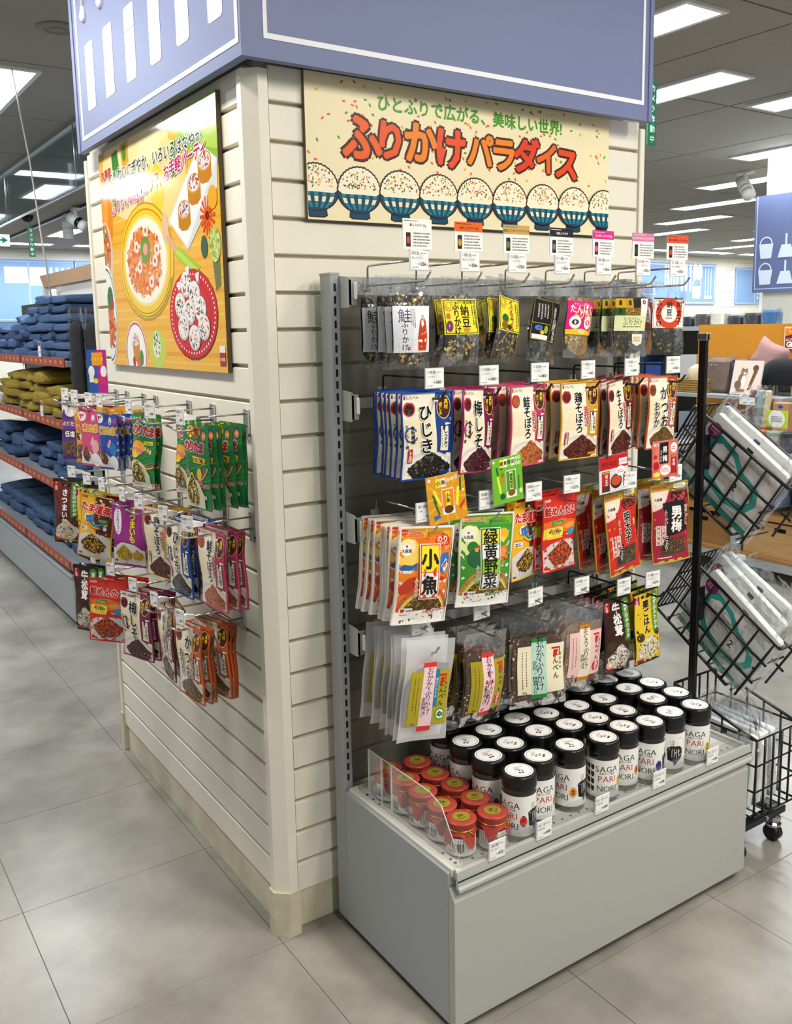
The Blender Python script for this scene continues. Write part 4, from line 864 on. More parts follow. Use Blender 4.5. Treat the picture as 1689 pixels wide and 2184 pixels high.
def nori(big):
    w, h = .098, .178; d = D(w, h); G_ = '#15803a'; d.rect(0, 0, 1, 1, G_)
    for k in range(6): d.poly([(0, .25+.1*k), (1, .12+.1*k), (1, .135+.1*k), (0, .275+.1*k)], '#2f9a52' if k % 2 else '#1f8a46')
    if big:
        for ch, x, c in (('大', .3, '#f2d21c'), ('粒', .55, '#f2b21c')): d.ell(x, .075, .14, .13, c); d.text(ch, x, .075, .22, '#b8201c', b=.045)
        d.ell(.82, .11, .10, .13, '#3a4a8a'); d.ell(.82, .12, .08, .09, '#f08a1c'); d.text('ごろ', .82, .12, .07, '#fff2c8', b=.03)
        d.text('のりたま', .42, .25, .26, '#b3181c', b=.06, out='#fdfaf2', ow=.06, rot=.06, gap=.8, slant=.1, sx=.92)
        d.ring(.5, .40, .42, .03, '#e8341c', 20, 150); d.ring(.5, .395, .45, .03, '#2a5aa8', 20, 150); d.ring(.5, .4, .48, .03, '#f2c81c', 20, 150)
        d.poly([(.36, .36), (.86, .38), (.84, .45), (.36, .44)], '#f4d81c'); d.text('たまご増し', .6, .41, .10, '#7a1a12', b=.03, rot=.04)
        d.ell(.62, .57, .1, .13, '#f2c21c'); d.ell(.3, .62, .08, .11, '#f4cf2c')
        for k, (t, x, y) in enumerate((('大粒', .66, .66), ('たまごそぼろ', .72, .705))): d.text(t, x, y, .09, '#d8301c', b=.05, out='#fdf6ea', ow=.05)
        for k, (t, x, y) in enumerate((('大粒', .62, .80), ('たまご顆粒', .68, .84))): d.text(t, x, y, .085, '#f6f6f2', b=.04, out='#1c3a8a', ow=.06)
    else:
        for k, c in enumerate(('#7ad0a0', '#f28ab8', '#f2d83a', '#8ad0f0', '#f6e04a', '#f2d21c')): d.ell(.14+.14*k, .07+.02*(k % 2), .055, .07, c)
        d.rect(.8, .04, .95, .1, '#3a9a5a'); d.text('のりたま', .5, .215, .29, '#b3181c', b=.06, out='#fdfaf2', ow=.06, rot=.08, gap=.82, slant=.1, sx=.95)
        d.rect(.54, .36, .9, .41, '#e8e03a'); d.lines(.57, .37, .87, .4, 2, '#2a5a1c'); d.ell(.3, .45, .28, .18, '#f2a01c'); d.ell(.22, .5, .2, .16, '#f4d02c'); d.text('ふりかけ', .32, .47, .12, '#d8301c', b=.04, out='#fff6e2', ow=.04, rot=.3)
        for k, c in enumerate(('#e8b41c', '#f28ab8', '#f2d83a')): d.ell(.62+.1*k, .46+.02*k, .045, .06, c)
        for k, c in enumerate(('#d8401c', '#2a5aa8', '#f2c81c')): d.ring(.75, .42, .5+.03*k, .03, c, 35, 110)
    d.poly([(.0, .66), (.3, .60), (.62, .68), (.82, .82), (.78, .98), (0, .98)], '#dcdcb8'); d.mound(.32, .78, .27, .34, '#7a6a1c', ['#e8b41c', '#f4d03a', '#2c2a14', '#4a4418', '#c89a1c', '#1c1c10', '#f6f0d8'], 240, .04)
    if not big: d.rect(0, .92, 1, .99, '#f4efe0'); d.rect(0, .9, .1, .94, '#d8401c'); d.rect(.85, .93, 1, .99, '#e8641c'); d.lines(.08, .94, .4, .97, 1, '#3a8a4a')
    return d, w, h, 14 if big else 15
design('noritama', lambda: nori(False), .008, '#15803a', 'green egg flake packet with pale base', wave=.006)
design('ootsubu', lambda: nori(True), .008, '#15803a', 'green large-grain egg flake packet')
def goma(col, deep, seed):
    w, h = .092, .16; d = D(w, h); d.rect(0, 0, 1, 1, '#eaa21c' if seed == 20 else deep); d.rect(0, .085, 1, 1, col); d.ell(.15, .17, .2, .14, '#eeeae0'); d.text('丸美屋', .14, .15, .08, '#b8201c', b=.02); d.rect(.82, .16, .95, .25, '#c82a4a'); d.ell(.68, .2, .07, .11, '#dfeaf6'); d.poly([(.64, .22), (.72, .22), (.69, .34)], '#8a4a3a')
    l = d.nxt()
    for k in range(40): d.ell(random.uniform(.04, .96), random.uniform(.12, .8), .008, .008, '#e8eef8', l, 5)
    d.text('ごまたま', .5, .36, .235, '#e2a41f', b=.075, out='#fdf6dc', ow=.07, gap=.86, sx=.95); d.lines(.1, .06, .9, .075, 1, '#7a4a10')
    d.poly([(.5, .62), (.62, .5), (.7, .52), (.62, .66)], '#f2b8c8'); d.ell(.76, .66, .16, .2, '#2a7ac8' if seed == 20 else '#e8b0b8'); d.poly([(.0, .78), (.3, .70), (.6, .80), (.7, .97), (0, .97)], '#e8e8e8'); d.mound(.28, .80, .2, .22, '#7a4a1c', ['#8a5a22', '#6a3c14', '#a8742c', '#4a2a0e'], 120, .035); d.ell(.75, .88, .2, .2, '#f0f0f0')
    return d, w, h, seed
design('goma_blue', lambda: goma('#1648b0', '#123a94', 20), .008, '#1648b0', 'orange-topped blue sesame flake packet')
design('goma_pink', lambda: goma('#d8487c', '#a81c3a', 21), .008, '#c83a6a', 'pink sesame egg flake packet')
def mini(a, b_, t, seed):
    w, h = .075, .17; d = D(w, h); d.rect(0, 0, 1, 1, a); d.rect(.05, .0, .95, .2, '#eee8d8'); d.ell(.5, .18, .3, .2, '#f6f2ea'); d.rect(.1, .5, .9, .62, '#241c3a'); d.text(t, .5, .56, .25, '#f6f2ea', b=.03); d.rect(.05, .3, .95, .47, b_); d.text('のりたま', .5, .385, .2, '#f6e27a', b=.04); d.poly([(0, .7), (1, .64), (1, .95), (0, .95)], '#6a4a3a'); d.flecks(.5, .82, .42, .28, 120, ['#8a6a5a', '#4a342a', '#b89a8a'], .05, False)
    return d, w, h, seed
design('mini_purple', lambda: mini('#5a2a8a', '#7a3aa0', '低塩', 23), .008, '#4a2478', 'purple low-salt flake packet')
design('mini_orange', lambda: mini('#e8941c', '#d8641c', '食塩', 24), .008, '#d8c81c', 'yellow-edged low-salt flake packet')
MADE = {}
def packet(key, loc, rot, label):
    A = ART[key]
    if key not in MADE:
        d, w, h, seed = A['maker'](); A['w'], A['h'] = w, h
        MADE[key] = pouch('furikake_packet', w, h, A['B'], A['base'], d, seed, label=label, wave=A.get('wave', .004), back='#b9bab6')
        o = MADE[key]; o.location = loc; o.rotation_euler = rot; o['group'] = A['desc'] + ('es' if A['desc'].endswith('ch') else 's'); return o
    return dup(MADE[key], loc, rot, label)
def stack(key, x, z, front, n, dy, place, yaw=0, roll=0, jit=.05, axis='y', pitch=0, back_end=None, shift=0):
    """n packets on one hook; front = coordinate of the first one, the rest behind it"""
    ds = ART[key]['desc']
    for i in range(n):
        lab = '%s, front one on its hook, %s' % (ds, place) if i == 0 else '%s, %s from front on its hook, %s' % (ds, NUM[i], place)
        j = 0 if i == 0 else jit; ry = yaw + random.uniform(-j, j)*2; rr = roll*(1 if i == 0 else .5) + random.uniform(-j, j)*.5; rp = pitch + random.uniform(-j, j)*.5
        s = i*dy + (random.uniform(-.25, .25)*dy if i else 0); dx = random.uniform(-.002, .002) if i else 0
        if axis == 'y': packet(key, (x+dx + shift*i, front+s, z), (rp, rr, ry), lab)
        else: packet(key, (front+s, x+dx, z), (rp, rr, -PI/2+ry), lab)
# ================================================================ HOOKS, PRICE CARDS, PROMO CARDS
def price_art(price, name='ふりかけ', w=.046, h=.038):
    d = D(w, h); d.rect(0, 0, 1, 1, '#f7f7f4'); d.bars(.08, .10, .55, .27); d.lines(.6, .14, .9, .24, 1, '#555555'); d.text(name, .08+.055*len(name), .42, .11, '#222222', b=.01)
    d.text('税込', .52, .72, .09, '#222222', b=.015); d.text(price, .72, .70, .20, '#111111', b=.03); d.text('円', .91, .73, .08, '#222222'); d.lines(.08, .84, .45, .93, 1, '#777777'); d.frame(.0, .0, 1, 1, .012, '#cfcfca')
    return d
CARD = {}
def card_mesh(price, name):
    if (price, name) not in CARD:
        m = MB(); m.box(-.024, -.001, -.020, .024, .001, .020); CARD[price, name] = (m.build('price_card', 'paper'), price_art(price, name).mb(flat('-y', (-.023, -.0012, .019)), 0, .00005).build('card_print', 'ink'))
    return CARD[price, name]
m = MB(); zt = .036
m.tube([(0, .0, -.004), (0, -.008, -.004), (0, -.205, -.004), (0, -.213, -.001), (0, -.226, .013)], .0026, 6)
m.tube([(0, -.004, -.004), (0, -.0045, zt-.006), (0, -.007, zt-.001), (0, -.012, zt), (0, -.185, zt)], .0022, 6)
hook_me = m.build('wire', 'chrome'); m2 = MB(); m2.v, m2.f, m2.m, m2.c, m2.s = m.v, m.f, m.m, m.c, m.s; hook_me_b = m2.build('wire', 'black_wire')
m = MB(); m.box(-.009, -.003, -.014, .009, .006, .012, .001); plate_me = m.build('saddle', 'bar_steel')
m = MB(); m.box(-.024, -.002, -.0215, .024, -.0002, .0215); m.box(-.006, -.012, -.004, .006, 0, .012); hold_me = m.build('card_holder', 'acrylic')
def hook(x, y, z, price, nm, label, rotz=0, cardtilt=.0, black=False, cy=-.19, cz=None):
    r = empty('display_hook', label, 'hook', (x, y, z), (0, 0, rotz), 'wire display hooks')
    obj('wire', hook_me_b if black else hook_me, parent=r); obj('saddle', plate_me, parent=r)
    if price:
        ho = obj('card_holder', hold_me, parent=r, loc=(0, cy+.004, (cz if cz is not None else zt)), rot=(cardtilt, 0, random.uniform(-.12, .12)))
        a, b_ = card_mesh(price, nm); ob = obj('price_card', a, parent=r, loc=ho.location+Vector((0, -.003, 0)), rot=ho.rotation_euler); obj('card_print', b_, parent=ob)
    return r
YB = -.0885
# ---------------------------------------------------------------- clear bags
def bag(w, h, B, label_art, cont, region, seed, label, film_m='clear_film', zipy=.13, milky=None):
    """label_art: function drawing on D; cont=(base, colours, n, size); region = polygon of the filling"""
    S_ = surf_fn(w, h, B, seed, .006); m = MB(); m.sm = True
    m.grid(lambda a, b: S_(a*w, b*h, -1), 12, 16); m.grid(lambda a, b: S_((1-a)*w, b*h, 1, .0006), 12, 16)
    o = obj('clear_bag', m, film_m, label=label, cat='packet')
    d = D(w, h); d.poly(region, cont[0])
    xs = [p[0] for p in region]; ys = [p[1] for p in region]; cols = [C(c) for c in cont[1]]; l = d.nxt(); d.l += 2; k = 0
    from mathutils.geometry import intersect_point_tri_2d
    tr = tessellate_polygon([[Vector((p[0], p[1], 0)) for p in region]])
    while k < cont[2]:
        x, y = random.uniform(min(xs), max(xs)), random.uniform(min(ys), max(ys))
        if not any(intersect_point_tri_2d(Vector((x, y)), *[Vector(region[i]) for i in t]) for t in tr): continue
        z = cont[3]*random.uniform(.5, 1.3); t = random.uniform(0, PI); c = tuple(min(1, q*random.uniform(.7, 1.2)) for q in random.choice(cols)); kk = w/h
        d.poly([(x+math.cos(t+q)*z*s, y+math.sin(t+q)*z*s*kk) for q, s in ((0, 1), (1.4, .6), (3, .9), (4.6, .55))], c, l+k % 3); k += 1
    # the filling is a thin lens of crumbs behind the film
    fm = d.mb(lambda x, y, dd: S_(x, y, -1, dd-.0022), .02); kid('filling', fm, 'paint', o)
    d2 = D(w, h); d2.poly([(1-p[0], p[1]) for p in region], cont[0]); kid('filling_back', d2.mb(lambda x, y, dd: S_(w-x, y, 1, dd-.0016), .02), 'paint', o)
    d = D(w, h); label_art(d); kid('paper_label', d.mb(lambda x, y, dd: S_(x, y, -1, dd+.0002), .02), 'ink', o)
    if zipy:
        z = D(w, h); c = '#dfe3e6' if not milky else milky
        z.rect(0, zipy, 1, zipy+.006, c); z.rect(0, zipy+.022, 1, zipy+.026, c); kid('zip_seal', z.mb(lambda x, y, dd: S_(x, y, -1, dd+.0001), .02), 'crinkle', o)
    return o
def low_region(a=.08, y0=.22): return [(a, y0), (1-a, y0), (1-a+.01, .8), (.86, .9), (.66, .955), (.4, .955), (.2, .9), (a-.01, .8)]
def lab_sake(d):
    d.rect(.06, .33, .95, .82, '#f1f4f7'); d.rect(.06, .33, .5, .82, '#e6ebf1'); d.text('鮭', .31, .43, .30, '#2a2622', b=.0); d.text('ふりかけ', .30, .64, .155, '#3a3430', True, b=.0, gap=1.0)
    d.poly([(.74, .42), (.84, .5), (.88, .66), (.85, .8), (.62, .8), (.60, .66), (.66, .5)], '#c8401c'); d.poly([(.60, .8), (.88, .8), (.9, .815), (.58, .815)], '#f4e6da'); d.ell(.745, .47, .03, .03, '#f6f2ea'); d.ell(.745, .47, .016, .016, '#2a1a12'); d.ring(.75, .58, .09, .012, '#f2e2d6', 20, 120)
    d.lines(.44, .36, .56, .6, 3, '#8a8a8a', True); d.ell(.39, .775, .035, .035, '#a81c2c'); d.ell(.39, .775, .014, .014, '#f1f4f7')
    l = d.nxt()
    for k in range(14): d.ell(random.uniform(.08, .55), random.uniform(.66, .8), .006, .006, '#3a3a3a', l, 5)
def lab_yellow(nat):
    def f(d):
        d.rect(.04, .25, .96, .645, '#efe23c'); d.frame(.07, .263, .93, .632, .012, '#2a2a14'); d.ring(.2, .32, .12, .018, '#c8901c'); d.ring(.2, .32, .07, .012, '#c8901c')
        if nat: d.text('納豆', .62, .44, .24, '#1c1810', True, b=.02, gap=.95); d.text('ふりかけ', .38, .46, .19, '#1c1810', True, b=.02, gap=.85); d.text('のり屋自慢の', .68, .285, .085, '#1c1810', b=.01); d.lines(.8, .32, .92, .58, 2, '#4a4420', True); d.ell(.17, .55, .08, .11, '#7a3a6a'); d.ell(.16, .44, .05, .06, '#c8781c'); d.ell(.62, .59, .09, .045, '#c8981c')
        else: d.text('ベジタブル', .56, .45, .17, '#a02418', True, b=.03, gap=.75); d.ell(.27, .50, .14, .09, '#2c6a24'); d.ell(.25, .575, .12, .09, '#8a6a1c'); d.lines(.74, .3, .9, .6, 2, '#4a4420', True); d.ell(.45, .59, .1, .05, '#3a3a24')
    return f
def lab_black(d):
    d.rect(.05, .24, .96, .74, '#14141a'); d.frame(.06, .245, .95, .735, .012, '#a8902c'); d.rect(.6, .245, .612, .735, '#a8902c'); d.rect(.06, .53, .6, .538, '#a8902c'); d.text('海苔好きのための', .72, .46, .105, '#e8e4d8', True, b=.01, gap=.62); d.text('ふりかけ', .8, .60, .16, '#f2eee4', True, b=.02, gap=.8); d.lines(.15, .3, .5, .5, 4, '#c8c4b8', True); d.ell(.25, .59, .1, .06, '#5a7ac0'); d.ell(.47, .6, .06, .09, '#9ab81c'); d.ell(.36, .64, .06, .05, '#e8c02c'); d.rect(.09, .67, .55, .725, '#f2f0ea')
def lab_pink(d):
    d.rect(.04, .27, .97, .70, '#e0187c'); d.text('やさしい毎日に', .5, .31, .08, '#f8dce8', b=.01); d.text('たんぱく', .5, .37, .2, '#fdf4dc', b=.03); d.text('ふりかけ', .55, .445, .18, '#fbe08a', b=.03)
    for x in (.28, .72): d.ell(x, .54, .17, .15, '#f6efe4'); d.ell(x, .54, .1, .06, '#2a3a4a' if x < .5 else '#c8301c')
    d.poly([(.04, .64), (.5, .62), (.97, .66), (.97, .70), (.04, .70)], '#f6c81c'); d.ell(.5, .655, .14, .05, '#f4d8a0')
def lab_green(d):
    d.rect(.05, .24, .94, .66, '#dfe6b0'); d.rect(.05, .24, .3, .36, '#d8a81c'); d.rect(.05, .36, .3, .46, '#2a5a24'); d.rect(.3, .24, .5, .36, '#c8981c'); d.rect(.5, .24, .72, .36, '#1a1c16'); d.rect(.3, .36, .72, .46, '#8a6a2a'); d.flecks(.5, .41, .2, .07, 40, ['#c8a03a', '#3a3018', '#e8d08a'], .025, False); d.rect(.72, .24, .94, .46, '#f6f4ee'); d.ell(.82, .285, .05, .05, '#8a1c2c'); d.ell(.82, .285, .02, .02, '#f6f4ee')
    for x, y in ((.14, .29), (.38, .29), (.14, .4)): d.rect(x, y-.025, x+.07, y+.035, '#2a2414')
    d.text('ふりかけ', .52, .55, .14, '#3a2a1c', b=.01); d.text('まごわやさしい', .5, .5, .07, '#3a2a1c', b=.01); d.lines(.25, .59, .8, .62, 1, '#3a3a2a'); d.poly([(.5, .7), (.85, .7), (.83, .82), (.68, .86), (.52, .82)], '#efe8d2'); d.lines(.55, .73, .8, .8, 3, '#b8a888')
def lab_red(d):
    d.rect(.05, .24, .96, .63, '#f4ece6'); d.frame(.07, .25, .94, .62, .008, '#a8483a'); d.ring(.5, .43, .37, .15, '#d8401c', ry=.36); d.text('明太子', .78, .42, .17, '#1c1410', True, b=.02, gap=1.15); d.text('納豆', .5, .36, .17, '#1c1410', True, b=.02, gap=1.1); d.text('ふりかけ', .22, .43, .16, '#1c1410', True, b=.02, gap=1.0); d.lines(.4, .47, .6, .51, 2, '#3a3a3a'); d.ell(.9, .27, .03, .03, '#a81c2c')
NORI_C = ('#1e1f16', ['#14160f', '#262819', '#c8a04a', '#e8cc7a', '#8a6a2c', '#0e0f0a', '#b8903a'], 330, .05)
SEA_C = ('#23281a', ['#1a2014', '#2c3420', '#3c4428', '#12160e', '#8a7a3c', '#4a5430'], 330, .05)
PRO_C = ('#a8843c', ['#c8a45a', '#8a6a2c', '#d8bc7a', '#5a4a22', '#b8924a', '#e8d49a'], 330, .04)
BAGS = {'b_sake': (lab_sake, NORI_C, 'clear bag with pale salmon label', .094, .182), 'b_natto': (lab_yellow(True), NORI_C, 'clear bag with yellow natto label', .100, .178), 'b_vege': (lab_yellow(False), NORI_C, 'clear bag with yellow vegetable label', .100, .178),
        'b_black': (lab_black, SEA_C, 'clear bag with black and gold label', .095, .178), 'b_pink': (lab_pink, PRO_C, 'clear bag with magenta protein label', .098, .172), 'b_green': (lab_green, SEA_C, 'clear bag with olive green label', .100, .176), 'b_red': (lab_red, SEA_C, 'clear bag with red ring label', .100, .174)}
BM = {}
def put_bag(key, x, y, z, yaw, roll, lab):
    la, ct, ds, w, h = BAGS[key]
    if key not in BM:
        BM[key] = bag(w, h, .010, la, ct, low_region(), 30+len(BM), lab); o = BM[key]; o.location = (x, y, z); o.rotation_euler = (0, roll, yaw); o['group'] = ds.replace('bag', 'bags', 1)
    else: o = dup(BM[key], (x, y, z), (0, roll, yaw), lab)
    return o
def bags(key, items, z):
    ds = BAGS[key][2]
    for i, (x, y, yaw, roll) in enumerate(items):
        put_bag(key, x, y, z, yaw, roll, ds + (', the frontmost one of its kind' if i == 0 else ', %s from the front' % NUM[i]))
Z1 = 1.448
R1 = [.205, .328, .452, .578, .703, .832, .950]
bags('b_sake', [(.198, -.255, -.05, .0), (.203, -.19, .1, .02), (.202, -.225, -.2, -.02), (.2, -.13, .2, 0)], Z1)
bags('b_natto', [(.312, -.262, .02, .0), (.328, -.2, .3, .0)], Z1-.002)
bags('b_vege', [(.468, -.235, .36, .14), (.44, -.222, .45, .03), (.436, -.17, .45, .02), (.43, -.13, .5, 0)], Z1)
bags('b_black', [(.572, -.24, .12, .16)], Z1-.006); bags('b_pink', [(.666, -.245, .15, .06), (.712, -.215, .5, .05)], Z1-.004)
bags('b_green', [(.826, -.25, -.2, .02), (.818, -.2, .2, 0), (.82, -.15, .3, 0)], Z1-.002); bags('b_red', [(.957, -.25, -.2, .03), (.945, -.19, .4, .02)], Z1-.004)
for i, x in enumerate(R1): hook(x, YB, 1.452, '356', ('鮭ふりかけ', '納豆ふりかけ', 'ベジタブル', '海苔ふりかけ', 'たんぱく', 'まごわやさしい', '明太子納豆')[i], 'chrome display hook carrying the %s' % list(BAGS.values())[i][2].replace('bag', 'bags', 1))
def promo(loc, w, h, art, label, rot=(0, 0, 0), hold=.05):
    r = empty('promo_card', label, 'sign', loc, rot); m = MB(); m.box(-w/2, -.0005, 0, w/2, .0005, h); obj('card', m, 'paper', r)
    d = D(w, h); art(d); obj('print', d.mb(flat('-y', (-w/2, -.0007, h)), 0, .00006), 'ink', r)
    m = MB(); m.tube([(0, .002, h*.3), (0, .003, -hold)], .0012, 4); obj('stem', m, 'acrylic', r); return r
def pop(head, hc, t, tc='#3a2014'):
    def f(d):
        d.rect(0, 0, 1, 1, '#f6f4ee'); d.rect(0, 0, 1, .33, head); d.text(t, .52, .2, .085, tc, b=.02); d.lines(.05, .04, .6, .1, 1, tc); d.lines(.34, .42, .95, .93, 5, '#4a3a34'); d.rect(.1, .45, .26, .92, '#2c2a22'); d.ell(.18, .7, .06, .1, hc)
    return f
PO = [('#f6f4ee', '#c8502a', '鮭ふりかけ 35g', 'white promo card with salmon picture above the first top hook'), ('#e8641c', '#c8a02c', '納豆ふりかけ 40g', 'orange-headed promo card above the second top hook'), ('#c8a45a', '#6a8a2a', '納豆ふりかけベジタブル35g', 'tan-headed promo card above the third top hook'), ('#22222a', '#6a7a9a', '海苔ふりかけ', 'black-headed promo card above the fourth top hook'), ('#d82a8c', '#e85a9a', 'たんぱくふりかけ30g', 'magenta-headed promo card above the fifth top hook'), ('#d87aa8', '#3a3a3a', 'まごわやさしいふりかけ35g', 'pale pink promo card with barcode above the sixth top hook'), ('#e0583c', '#c84a2a', '明太子納豆ふりかけ35g', 'red-headed promo card above the last top hook')]
for i, (x, (hc, pc, t, lb)) in enumerate(zip(R1, PO)):
    promo((x-.004, YB-.19, 1.452+zt+.0185), .068, .056, pop(hc, pc, t, '#f4ead8' if i in (3, 4, 5) else '#3a2014'), lb, (0, 0, random.uniform(-.1, .1)), .012)
# ---------------------------------------------------------------- second row
Z2 = 1.222
RK = 'grey rack'
R2 = [(.238, 'hijiki', 7, .021, -.02, 0, .222), (.376, 'umeshiso', 4, .03, .35, .06, .352), (.516, 'sake', 5, .026, .2, .0, .486), (.660, 'tori', 4, .026, .03, .0, .640), (.800, 'gyu', 4, .03, .3, -.09, .765), (.945, 'katsuo', 6, .024, .14, .02, .915)]
for x, key, n, dy, yaw, roll, px_ in R2:
    stack(key, px_, Z2, -.272, n, dy, RK, yaw, roll, .05, shift=.002)
    hook(x, YB, Z2+.004, '140', 'ふりかけ', 'black display hook carrying the %ss' % ART[key]['desc'], black=True)
# ---------------------------------------------------------------- third row
Z3 = .958
stack('kozakana', .206, Z3, -.285, 7, .024, RK, -.05, .10, .07); stack('ryoku', .362, Z3+.006, -.285, 3, .03, RK, -.17, .05, .05)
stack('tama', .502, Z3+.008, -.25, 2, .03, RK, .34, .06); stack('mentai', .597, Z3+.012, -.258, 3, .03, RK, .12, .0)
stack('mentaiko', .790, Z3, -.26, 3, .045, RK, .02, -.10, .06); stack('otokoume', .962, Z3, -.262, 3, .035, RK, -.22, -.06, .05)
for x, z, p, n, k in ((.214, Z3, '281', '小魚', 'kozakana'), (.372, Z3+.006, '281', '緑黄野菜', 'ryoku'), (.500, Z3+.008, '275', 'たま道楽', 'tama'), (.614, Z3+.012, '275', '鮭めんたい', 'mentai'), (.800, Z3, '258', '明太子', 'mentaiko'), (.965, Z3, '258', '男梅', 'otokoume')):
    hook(x, YB, z+.004, p, n, 'chrome rack hook carrying the %s stack' % ART[k]['desc'])
def pop_fish(d):
    d.rect(0, 0, 1, 1, '#e09a1c'); l = d.nxt()
    for k in range(12): a = k*PI/6; d.poly([(.5, .5), (.5+.9*math.cos(a), .5+.9*math.sin(a)), (.5+.9*math.cos(a+.12), .5+.9*math.sin(a+.12))], '#eaac34', l)
    for k, ch in enumerate('小魚'): d.rect(.24+.135*k, .07, .365+.135*k, .25, ('#f4e23a', '#f6f2ea')[k]); d.text(ch, .303+.135*k, .16, .115, '#15120e', b=.03)
    for k, ch in enumerate('ふりかけ'): d.ell(.57+.1*k, .13-.015*k, .045, .045, '#fbe9c0'); d.text(ch, .57+.1*k, .13-.015*k, .06, '#8a4a10', b=.01)
    d.rect(.37, .3, .69, .84, '#f4efe6'); d.rect(.385, .32, .675, .7, '#ee8a1c'); d.rect(.47, .36, .58, .66, '#f6e83a'); d.text('小魚', .525, .5, .11, '#14120e', True, b=.03); d.ell(.53, .74, .12, .09, '#5a3a14')
    for x, y in ((.14, .5), (.18, .62), (.12, .38)): d.poly([(x, y), (x+.04, y-.02), (x+.12, y+.18), (x+.08, y+.2)], '#1f6a2a')
    d.poly([(.14, .3), (.2, .28), (.36, .62), (.3, .64)], '#f4ea3a'); d.poly([(.78, .3), (.85, .32), (.78, .7), (.71, .68)], '#f4ea3a'); d.poly([(.86, .12), (.91, .12), (.89, .4), (.84, .4)], '#1f6a2a'); d.poly([(.12, .82), (.28, .8), (.3, .88), (.14, .92)], '#3a6ab0'); d.poly([(.8, .72), (.97, .58), (.95, .68), (.83, .8)], '#c8401c'); d.ell(.94, .4, .035, .03, '#f6f2ea'); d.ell(.08, .07, .04, .04, '#f6f2ea')
def pop_veg(d):
    d.rect(0, 0, 1, 1, '#6fb82c')
    for k, ch in enumerate('緑黄野菜'): d.rect(.26+.125*k, .04, .375+.125*k, .22, ('#f4e23a', '#f6f2ea', '#9ad22e', '#f6f2ea')[k]); d.text(ch, .318+.125*k, .13, .105, '#15120e', b=.03)
    for k, ch in enumerate('ふりかけ'): d.ell(.82+.09*(k % 2), .07+.11*(k//2), .05, .05, '#cfeaa0'); d.text(ch, .82+.09*(k % 2), .07+.11*(k//2), .06, '#2a6a1c', b=.01)
    d.rect(.44, .3, .78, .9, '#f4f2ea'); d.rect(.455, .32, .765, .76, '#3f9a2c'); d.rect(.56, .34, .67, .74, '#e8ec6a'); d.text('緑黄野菜', .615, .54, .10, '#14120e', True, b=.03, gap=.95); d.ell(.61, .8, .12, .08, '#7a5a1c')
    d.poly([(.12, .2), (.18, .18), (.22, .36), (.16, .38)], '#1f6a2a'); d.poly([(.14, .4), (.2, .38), (.28, .75), (.22, .78)], '#f4ea3a'); d.ell(.34, .38, .06, .07, '#d8541c'); d.ell(.34, .5, .055, .06, '#e8702a'); d.ell(.3, .24, .05, .03, '#2a7a2a'); d.ell(.31, .84, .09, .08, '#1f5a30'); d.poly([(.85, .45), (.89, .45), (.88, .75), (.84, .75)], '#1f6a2a'); d.ell(.92, .8, .05, .06, '#e8ecd8'); d.ell(.07, .07, .035, .035, '#f6f2ea')
def pop_mentai(d):
    d.rect(0, 0, 1, 1, '#e6e2e6'); l = d.nxt()
    for i in range(14):
        for j in range(7): d.ell(.04+i*.072, .42+j*.09, .02, .02, '#cfc6d4', l, 6)
    d.rect(0, 0, 1, .36, '#c41f1c'); d.text('博多明太子', .42, .22, .135, '#2a100c', b=.01); d.rect(.68, .12, .97, .3, '#f4e6ea'); d.text('ふりかけ', .825, .21, .07, '#c42a2c'); d.rect(.08, .4, .36, .96, '#b4281c'); d.rect(.1, .42, .34, .46, '#b8b03a'); d.text('明太子', .24, .66, .1, '#f6ece0', True, b=.02); d.rect(.1, .8, .34, .95, '#3a3820'); d.ell(.58, .72, .2, .17, '#26202a'); d.ell(.58, .70, .17, .12, '#c8502a'); d.ell(.74, .46, .16, .12, '#faf6f4'); d.lines(.62, .41, .86, .52, 2, '#8a2a28'); d.ell(.88, .74, .055, .2, '#a81c1c')
def pop_ume(d):
    d.rect(0, 0, 1, 1, '#d8685c'); d.ell(.5, .5, .45, .45, '#e27a6c'); d.rect(.28, .05, .62, .62, '#1a1418'); d.text('男梅', .49, .36, .19, '#f6f2ea', True, b=.03, gap=1.3); d.text('ふりかけ', .34, .4, .09, '#f6f2ea', True, b=.01); d.rect(.05, .06, .26, .13, '#f6efe6'); d.text('大森屋', .155, .095, .055, '#b01c24', b=.02); d.ell(.15, .66, .11, .12, '#b81c20'); d.ell(.12, .42, .07, .06, '#c0242c'); d.ell(.17, .9, .14, .07, '#f0e03a'); d.ell(.5, .8, .2, .15, '#f8f2ee'); d.lines(.36, .74, .64, .86, 3, '#c43a3c'); d.ell(.83, .22, .13, .14, '#f8f2ee'); d.lines(.74, .17, .92, .28, 2, '#c43a3c'); d.rect(.72, .42, .94, .92, '#b01c28'); d.rect(.74, .44, .92, .48, '#b0a83a'); d.text('男梅', .83, .62, .1, '#f6f2ea', True, b=.02)
promo((.262, YB-.20, Z3+.052-.036), .092, .098, pop_fish, 'orange promo card with small fish pictures', (.0, -.10, -.05), .01)
promo((.420, YB-.20, Z3+.072-.036), .086, .098, pop_veg, 'green promo card with vegetable pictures', (.0, -.08, .05), .01)
promo((.748, YB-.19, Z3+.055-.036), .10, .086, pop_mentai, 'red promo card with cod roe bowl', (.0, -.05, .05), .01)
promo((.925, YB-.19, Z3+.07-.036), .088, .09, pop_ume, 'pink promo card with white plum lettering', (.0, -.03, -.05), .01)
